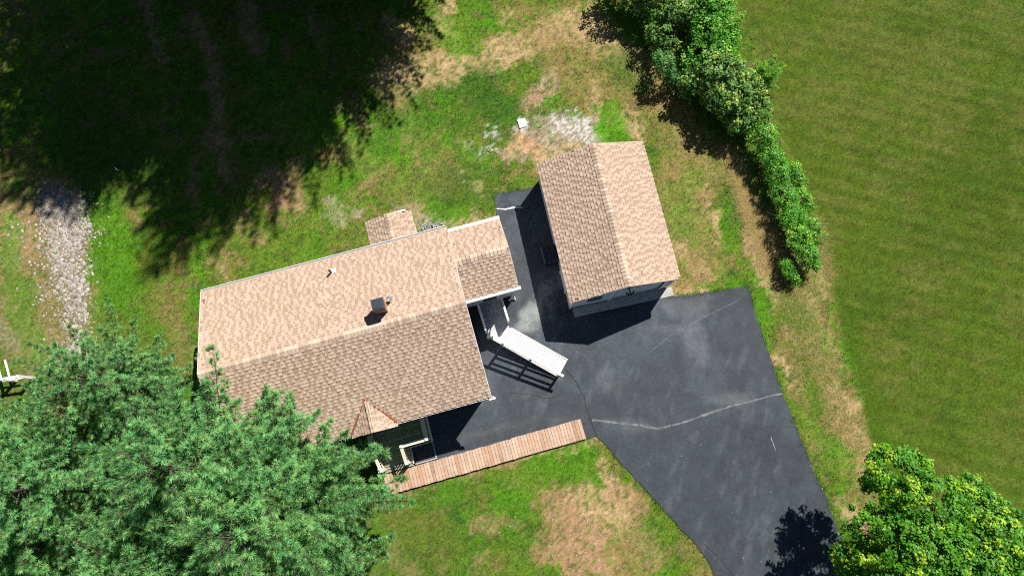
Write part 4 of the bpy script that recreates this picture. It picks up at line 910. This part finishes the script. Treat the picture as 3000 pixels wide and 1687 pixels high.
def pine_meshes(Ht, Rmax, z0, seed, needles=44, tone=(94, 150, 92), nw=.0095, wsp=1.0):
    r = np.random.default_rng(seed); segs = []; T = []; A = []
    nseg = 10; lean = r.normal(0, .015, 2)
    tr = lambda z: np.array([lean[0] * z + .08 * math.sin(z * .6 + seed), lean[1] * z + .08 * math.cos(z * .5 + seed), z])
    for i in range(nseg):
        za, zb = Ht * i / nseg, Ht * (i + 1) / nseg; segs.append((tr(za), tr(zb), Ht * (.016 * (1 - za / Ht) + .001), Ht * (.016 * (1 - zb / Ht) + .001)))
    z = z0
    while z < Ht - .3:
        f = (z - z0) / (Ht - z0); R = Rmax * (1 - f ** 2.2) * (.75 + .25 * min(1, f * 5)) + .35
        nb = 7 if R > 1.4 else 5; az0 = r.uniform(0, 6.28)
        for k in range(nb):
            az = az0 + k * 2 * math.pi / nb + r.normal(0, .22); L_ = R * r.uniform(.6, 1.2); el = math.radians(4 + 38 * f ** 1.2) + r.normal(0, .09)
            h = np.array([math.cos(az), math.sin(az), 0]); side = np.array([-math.sin(az), math.cos(az), 0]); p = tr(z + r.uniform(-.15, .15)); n = max(3, int(L_ / (.3 * wsp))); stp = L_ / n
            for j in range(n):
                s = (j + 1) / n; e2 = el + .32 * s * s
                q_ = p + (h * math.cos(e2) + np.array([0, 0, math.sin(e2)]) + side * r.normal(0, .07)) * stp
                segs.append((p, q_, .035 * L_ / 4 * (1 - (s - 1 / n)) + .006, .035 * L_ / 4 * (1 - s) + .005)); p = q_
                if s > .18:
                    for sg in (-1, 1):
                        ls = min(.85, (.30 * L_ * (1 - s) + .13) * r.uniform(.7, 1.2)); a2 = az + sg * r.uniform(.4, .75)
                        d2 = np.array([math.cos(a2), math.sin(a2), math.tan(e2 * .7 + .12)]); d2 /= np.linalg.norm(d2)
                        w = q_ + d2 * ls; w[2] += .06 * ls; segs.append((q_, w, .008, .003))
                        m = max(1, int(ls / (.21 * wsp)))
                        for t in range(m):
                            o = (t + .75) / m; T.append(q_ + (w - q_) * o + r.normal(0, .04, 3)); A.append(d2 + np.array([0, 0, .3]) + r.normal(0, .17, 3))
            T.append(p); A.append(h + np.array([0, 0, .8]))
        z += r.uniform(.5, .68) * wsp
    for k in range(4): T.append(tr(Ht - .15 * k)); A.append(np.array([r.normal(0, .3), r.normal(0, .3), 1.0]))
    T = np.array(T); A = np.array(A); A /= np.linalg.norm(A, axis=1, keepdims=True); n = len(T)
    # needles: thin triangles bursting out of each shoot
    ref = np.where(np.abs(A[:, 2:]) < .9, [[0, 0, 1.0]], [[1.0, 0, 0]]); B = np.cross(A, ref); B /= np.linalg.norm(B, axis=1, keepdims=True); Cc = np.cross(A, B)
    th = r.uniform(0, 2 * math.pi, (n, needles)); ph = np.radians(r.uniform(12, 72, (n, needles))); ln = r.uniform(.15, .235, (n, needles)) * r.uniform(.85, 1.2, (n, 1))
    rad = B[:, None] * np.cos(th)[..., None] + Cc[:, None] * np.sin(th)[..., None]
    d = A[:, None] * np.cos(ph)[..., None] + rad * np.sin(ph)[..., None]
    base = T[:, None] - A[:, None] * (r.uniform(0, .1, (n, needles))[..., None])
    wv = np.cross(d, A[:, None] + .01); wv /= np.linalg.norm(wv, axis=2, keepdims=True) + 1e-9; wv *= nw
    tip = base + d * ln[..., None]; mid = base + d * (ln * .35)[..., None]
    V = np.stack([mid - wv, tip, mid + wv, base], 2)        # slim kites
    V = V.reshape(-1, 3); F = np.arange(n * needles * 4).reshape(-1, 4)
    tv = r.uniform(.68, 1.35, (n, 1)); hue = r.random((n, 1))
    c = (alb(*tone) * (1 - hue) + alb(122, 158, 96) * hue) * tv; c = np.repeat(c, needles * 4, 0) * np.repeat(r.uniform(.85, 1.15, (n * needles, 1)), 4, 0)
    sv, sf = tubes_np(segs)
    return mesh_np('pine_wood', sv, sf, None, True), mesh_np('pine_needles', V, F, c), n
def place_tree(name, label, cat, loc, parts, rz=0.0, s=1.0, group=None):
    t = thing(name, label, cat, (float(loc[0]), float(loc[1]), 0), rz, group); t.scale = (s, s, s)
    for nm, me, m_ in parts: link(nm, me, m_, t)
    return t
pa = pine_meshes(11.5, 4.2, 1.2, 101); pb_ = pine_meshes(10.0, 3.9, .9, 202, tone=(98, 154, 100)); pc = pine_meshes(8.0, 3.3, .7, 303, tone=(96, 148, 96))
PINES = [('big pine overlapping the front porch corner of the house', pa, (945, 1450), .4, 1.0), ('broad pine in front of the west end of the house', pb_, (775, 1350), 1.3, 1.1),
         ('pine at the bottom edge left of centre', pa, (620, 1660), 2.6, .95), ('pine between the gravel strip and the bottom edge', pb_, (340, 1400), 4.0, .95),
         ('pine nearest the white railing at the left edge', pc, (110, 1300), .9, 1.0), ('pine in the bottom left corner', pa, (200, 1560), 5.2, .95),
         ('smaller pine beside the left end of the boardwalk', pc, (985, 1650), 2.2, .95), ('young pine between the porch gable and the big pine', pc, (915, 1390), 4.6, 1.12), ('low pine reaching towards the west lawn', pc, (450, 1140), 3.3, .9)]
for lab, ms, (u, v), rz, s in PINES:
    place_tree('pine_tree', lab, 'tree', P(u, v), (('trunk', ms[0], M['bark']), ('crown', ms[1], M['needle'])), rz, s, 'green pines in the lower left')
# tall pines standing north of the yard, out of the picture: they cast the big shade
td = pine_meshes(21.0, 5.4, 3.5, 404, needles=13, nw=.02)
TALL = [((425, 800), 1.31), ((530, 600), 1.0), ((560, 430), .95), ((490, 330), .9), ((120, 590), 1.0), ((40, 600), 1.05), ((180, 590), 1.05), ((300, 480), .95), ((60, 330), .9), ((560, 190), .75), ((330, 220), .85), ((-120, 500), 1.0), ((200, 30), .75), ((-100, 200), .85), ((450, 60), .75), ((440, 560), 1.05), ((470, 690), 1.1)]
for i, ((u, v), s) in enumerate(TALL):
    tip = P(u, v); hh = 21.0 * s; b_ = tip[:2] + np.array([.48, .695]) * hh
    place_tree('tall_pine', 'tall pine out of sight beyond the top edge, shading the lawn', 'tree', b_, (('trunk', td[0], M['bark']), ('crown', td[1], M['needle'])), i * 1.7, s, 'tall pines north of the yard').scale = (s if s < 1.2 else .93, s if s < 1.2 else .93, s)

def leafy_meshes(lobes, n_cl, per, size, tones, seed, trunk_h, base_r=.08, droop=.3, tip_bias=0.35, cl_r=.26):
    """lobes: (x, y, z, rx, ry, rz) ellipsoids; tones: (dark, mid, light) seen colours"""
    r = np.random.default_rng(seed); segs = []; lob = np.array(lobes, float); vol = lob[:, 3] * lob[:, 4] * lob[:, 5]
    c0 = np.array([0, 0, trunk_h]); segs.append((np.array([0, 0, -.05]), c0 * .5 + (r.normal(0, .05), r.normal(0, .05), 0), base_r, base_r * .85)); segs.append((segs[0][1], c0, base_r * .85, base_r * .6))
    pick = r.choice(len(lob), n_cl, p=vol ** .67 / (vol ** .67).sum())
    d = r.normal(0, 1, (n_cl, 3)); d[:, 2] = np.abs(d[:, 2]) * 1.0 - droop * r.random(n_cl); d /= np.linalg.norm(d, axis=1, keepdims=True)
    rad = r.uniform(.3, 1.05, n_cl) ** .45
    ctr = lob[pick, :3] + d * lob[pick, 3:] * rad[:, None]; ctr[:, 2] = np.maximum(ctr[:, 2], .12)
    for i in range(len(lob)):
        segs.append((c0, lob[i, :3] * .9 + c0 * .1, base_r * .5, base_r * .22))
        for j in np.where(pick == i)[0][:16]: segs.append((lob[i, :3] * .9 + c0 * .1, ctr[j], base_r * .18, .006))
    n = n_cl * per
    off = r.normal(0, 1, (n, 3)); off /= np.linalg.norm(off, axis=1, keepdims=True); off *= (r.random(n) ** .5)[:, None] * cl_r * np.repeat(r.uniform(.6, 1.3, n_cl), per)[:, None]; off[:, 2] *= .55
    pos = np.repeat(ctr, per, 0) + off
    nm = np.repeat(d, per, 0) * .6 + off / cl_r * .5 + r.normal(0, .45, (n, 3)) + np.array([0, 0, .75]); nm /= np.linalg.norm(nm, axis=1, keepdims=True)
    ax = r.normal(0, 1, (n, 3)); ax -= (ax * nm).sum(1, keepdims=True) * nm; ax /= np.linalg.norm(ax, axis=1, keepdims=True); bx = np.cross(nm, ax)
    s = size * r.uniform(.65, 1.3, n)[:, None]
    V = np.stack([pos - ax * s * .5, pos + bx * s * .36 - ax * s * .05 + nm * s * .08, pos + ax * s * .55, pos - bx * s * .36 - ax * s * .05 + nm * s * .08], 1).reshape(-1, 3)
    F = np.arange(n * 4).reshape(-1, 4)
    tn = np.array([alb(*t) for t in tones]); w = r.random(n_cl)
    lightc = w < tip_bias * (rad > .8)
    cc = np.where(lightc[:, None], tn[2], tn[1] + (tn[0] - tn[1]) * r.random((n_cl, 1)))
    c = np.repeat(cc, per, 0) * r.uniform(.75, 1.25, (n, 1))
    sv, sf = tubes_np(segs)
    return mesh_np('leafy_wood', sv, sf, None, True), mesh_np('leafy_crown', V, F, np.repeat(c, 4, 0))
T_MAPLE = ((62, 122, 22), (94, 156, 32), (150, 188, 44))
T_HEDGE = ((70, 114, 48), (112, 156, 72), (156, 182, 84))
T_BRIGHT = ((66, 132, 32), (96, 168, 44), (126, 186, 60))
T_SHRUB = ((62, 122, 34), (98, 166, 52), (138, 188, 66))
def leafy(name, label, cat, base_px, lobes_px, n_cl, per, size, tones, seed, trunk_h, group=None, skirt=False, **kw):
    """lobes_px: (u, v, height of centre, radius in metres, vertical radius)"""
    b = P(*base_px); lob = []
    for (u, v, z, rr, rv) in lobes_px:
        if skirt: z *= .49
        q_ = P(u, v, z); lob.append((q_[0] - b[0], q_[1] - b[1], z, rr, rr, rv))
        if skirt: lob.append((q_[0] - b[0], q_[1] - b[1], z * .42, rr * .95, rr * .95, z * .4))
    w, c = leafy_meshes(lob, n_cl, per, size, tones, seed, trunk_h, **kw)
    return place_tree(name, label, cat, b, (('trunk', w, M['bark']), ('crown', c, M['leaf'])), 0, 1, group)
leafy('maple_tree', 'bright yellow-green maple by the driveway in the bottom right corner', 'tree', (2740, 1610),
      [(2630, 1395, 4.2, 1.25, 1.0), (2560, 1420, 3.6, .6, .5), (2720, 1500, 5.0, 1.5, 1.2), (2560, 1560, 4.2, 1.2, 1.0), (2700, 1640, 5.4, 1.7, 1.2), (2860, 1520, 4.6, 1.2, .9), (2840, 1440, 4.0, .7, .5), (2930, 1600, 5.0, 1.5, 1.1), (2500, 1640, 3.6, .8, .8), (2600, 1700, 4.6, 1.4, 1.0), (2850, 1720, 5.4, 1.8, 1.2), (3000, 1720, 4.8, 1.6, 1.2)],
      1350, 34, .12, T_MAPLE, 7, 2.6, base_r=.14, tip_bias=.24)
TH_ = 'trees and shrubs of the overgrown hedgerow'
leafy('hedgerow_tree', 'dense vivid green narrow-leaved tree at the top edge beside the field', 'tree', (2080, 130), [(2085, 10, 3.6, 1.1, .9), (2120, 60, 3.2, .9, .8), (2075, 95, 3.4, .9, .8), (2120, 125, 2.6, .8, .7), (2110, -60, 3.6, 1.2, 1.0)], 800, 26, .10, T_BRIGHT, 11, 1.2, TH_, skirt=True, tip_bias=.3, cl_r=.24)
leafy('hedgerow_tree', 'largest hedgerow maple with pale yellow-green leaf clusters', 'tree', (2120, 320), [(2090, 205, 3.6, .9, .7), (2130, 230, 3.6, 1.1, .9), (2180, 270, 3.3, 1.1, .8), (2210, 320, 2.8, .9, .7), (2130, 280, 3.4, 1.0, .8), (2170, 350, 2.3, .7, .6), (2025, 240, 2.8, .5, .5)], 760, 20, .135, T_HEDGE, 12, 1.2, TH_, skirt=True, tip_bias=.3, cl_r=.22)
leafy('hedgerow_tree', 'darker open tree with sparse yellowish sprigs left of the vivid green tree', 'tree', (1960, 140), [(1955, 30, 3.4, .8, .6), (1930, 90, 2.8, .6, .5), (2000, 20, 3.6, .8, .6), (1960, 130, 2.2, .5, .5), (1900, -40, 3.8, .9, .7)], 300, 18, .13, T_HEDGE, 13, 1.2, TH_, skirt=True, tip_bias=.35, cl_r=.22)
leafy('hedgerow_tree', 'shaded dark tree at the top edge where the hedgerow leaves the picture', 'tree', (1850, 20), [(1830, -60, 3.6, 1.1, .8), (1900, -20, 3.2, .8, .6), (1870, -90, 4.4, 1.0, .9), (1960, -60, 4.4, 1.2, 1.0)], 320, 18, .12, T_HEDGE, 14, 1.3, TH_, skirt=True, tip_bias=.3)
leafy('hedgerow_tree', 'middle hedgerow tree between the vivid tree and the pale maple', 'tree', (2070, 210), [(2060, 150, 3.0, .8, .6), (2100, 165, 3.2, .7, .6), (2015, 190, 2.0, .5, .5)], 280, 20, .12, T_SHRUB, 15, 1.1, TH_, skirt=True, tip_bias=.3)
leafy('shrub', 'bluish green rounded shrub on the lawn side of the hedgerow', 'shrub', (1955, 230), [(1950, 190, 1.3, .6, .6), (1965, 225, .8, .45, .4), (1935, 175, 1.0, .4, .4)], 110, 20, .09, ((56, 104, 46), (84, 138, 66), (104, 156, 80)), 16, .7, TH_)
leafy('shrub', 'low green shrub below the pale hedgerow maple', 'shrub', (2235, 425), [(2235, 400, 1.2, .65, .6), (2250, 430, .9, .5, .5)], 120, 22, .09, T_SHRUB, 17, .7, TH_)
HB = [(2262, 470, .6, 'second low shrub below the pale maple, beside straw grass'), (2275, 525, .62, 'low hedge shrub with yellowish top midway along the hedge'), (2296, 585, .62, 'low hedge shrub just above the bend of the hedge'), (2318, 645, .62, 'low hedge shrub nearest the garage corner level'), (2340, 705, .62, 'low hedge shrub last but one before the hedge ends'), (2365, 755, .5, 'last low shrub at the lower end of the hedge'),
      (2350, 590, .42, 'weedy pale shrub on the field side of the hedge'), (2380, 680, .5, 'broad leafy weed clump on the field side near the hedge end'), (2330, 520, .36, 'small pale weed clump on the field side of the hedge'), (2310, 800, .36, 'small bush left of the hedge end among straw grass')]
for i, (u, v, rr, lab) in enumerate(HB):
    leafy('shrub', lab, 'shrub', (u, v), [(u, v - 6, 1.0 if i < 6 else .6, rr, .55 if i < 6 else .35), (u + 14, v + 18, .7 if i < 6 else .4, rr * .75, .4), (u - 8, v - 24, .8 if i < 6 else .4, rr * .7, .45)], 120 if i < 6 else 60, 24, .075, T_SHRUB if i % 3 else T_BRIGHT, 20 + i, .5, TH_, tip_bias=.35, cl_r=.2, base_r=.04)
# feathery young conifer on the field side
fc_ = pine_meshes(2.7, .95, .2, 505, needles=22, tone=(136, 178, 50), nw=.01, wsp=.45)
place_tree('young_conifer', 'small feathery conifer at the field edge of the hedgerow', 'tree', P(2215, 250), (('trunk', fc_[0], M['bark']), ('crown', fc_[1], M['needle'])), 1.0, .72)
leafy('dry_shrub', 'small greyish dry shrub at the left end of the boardwalk', 'shrub', (1105, 1455), [(1105, 1448, .3, .3, .2)], 40, 14, .07, ((120, 112, 92), (150, 140, 118), (120, 140, 90)), 41, .2, None, base_r=.02)
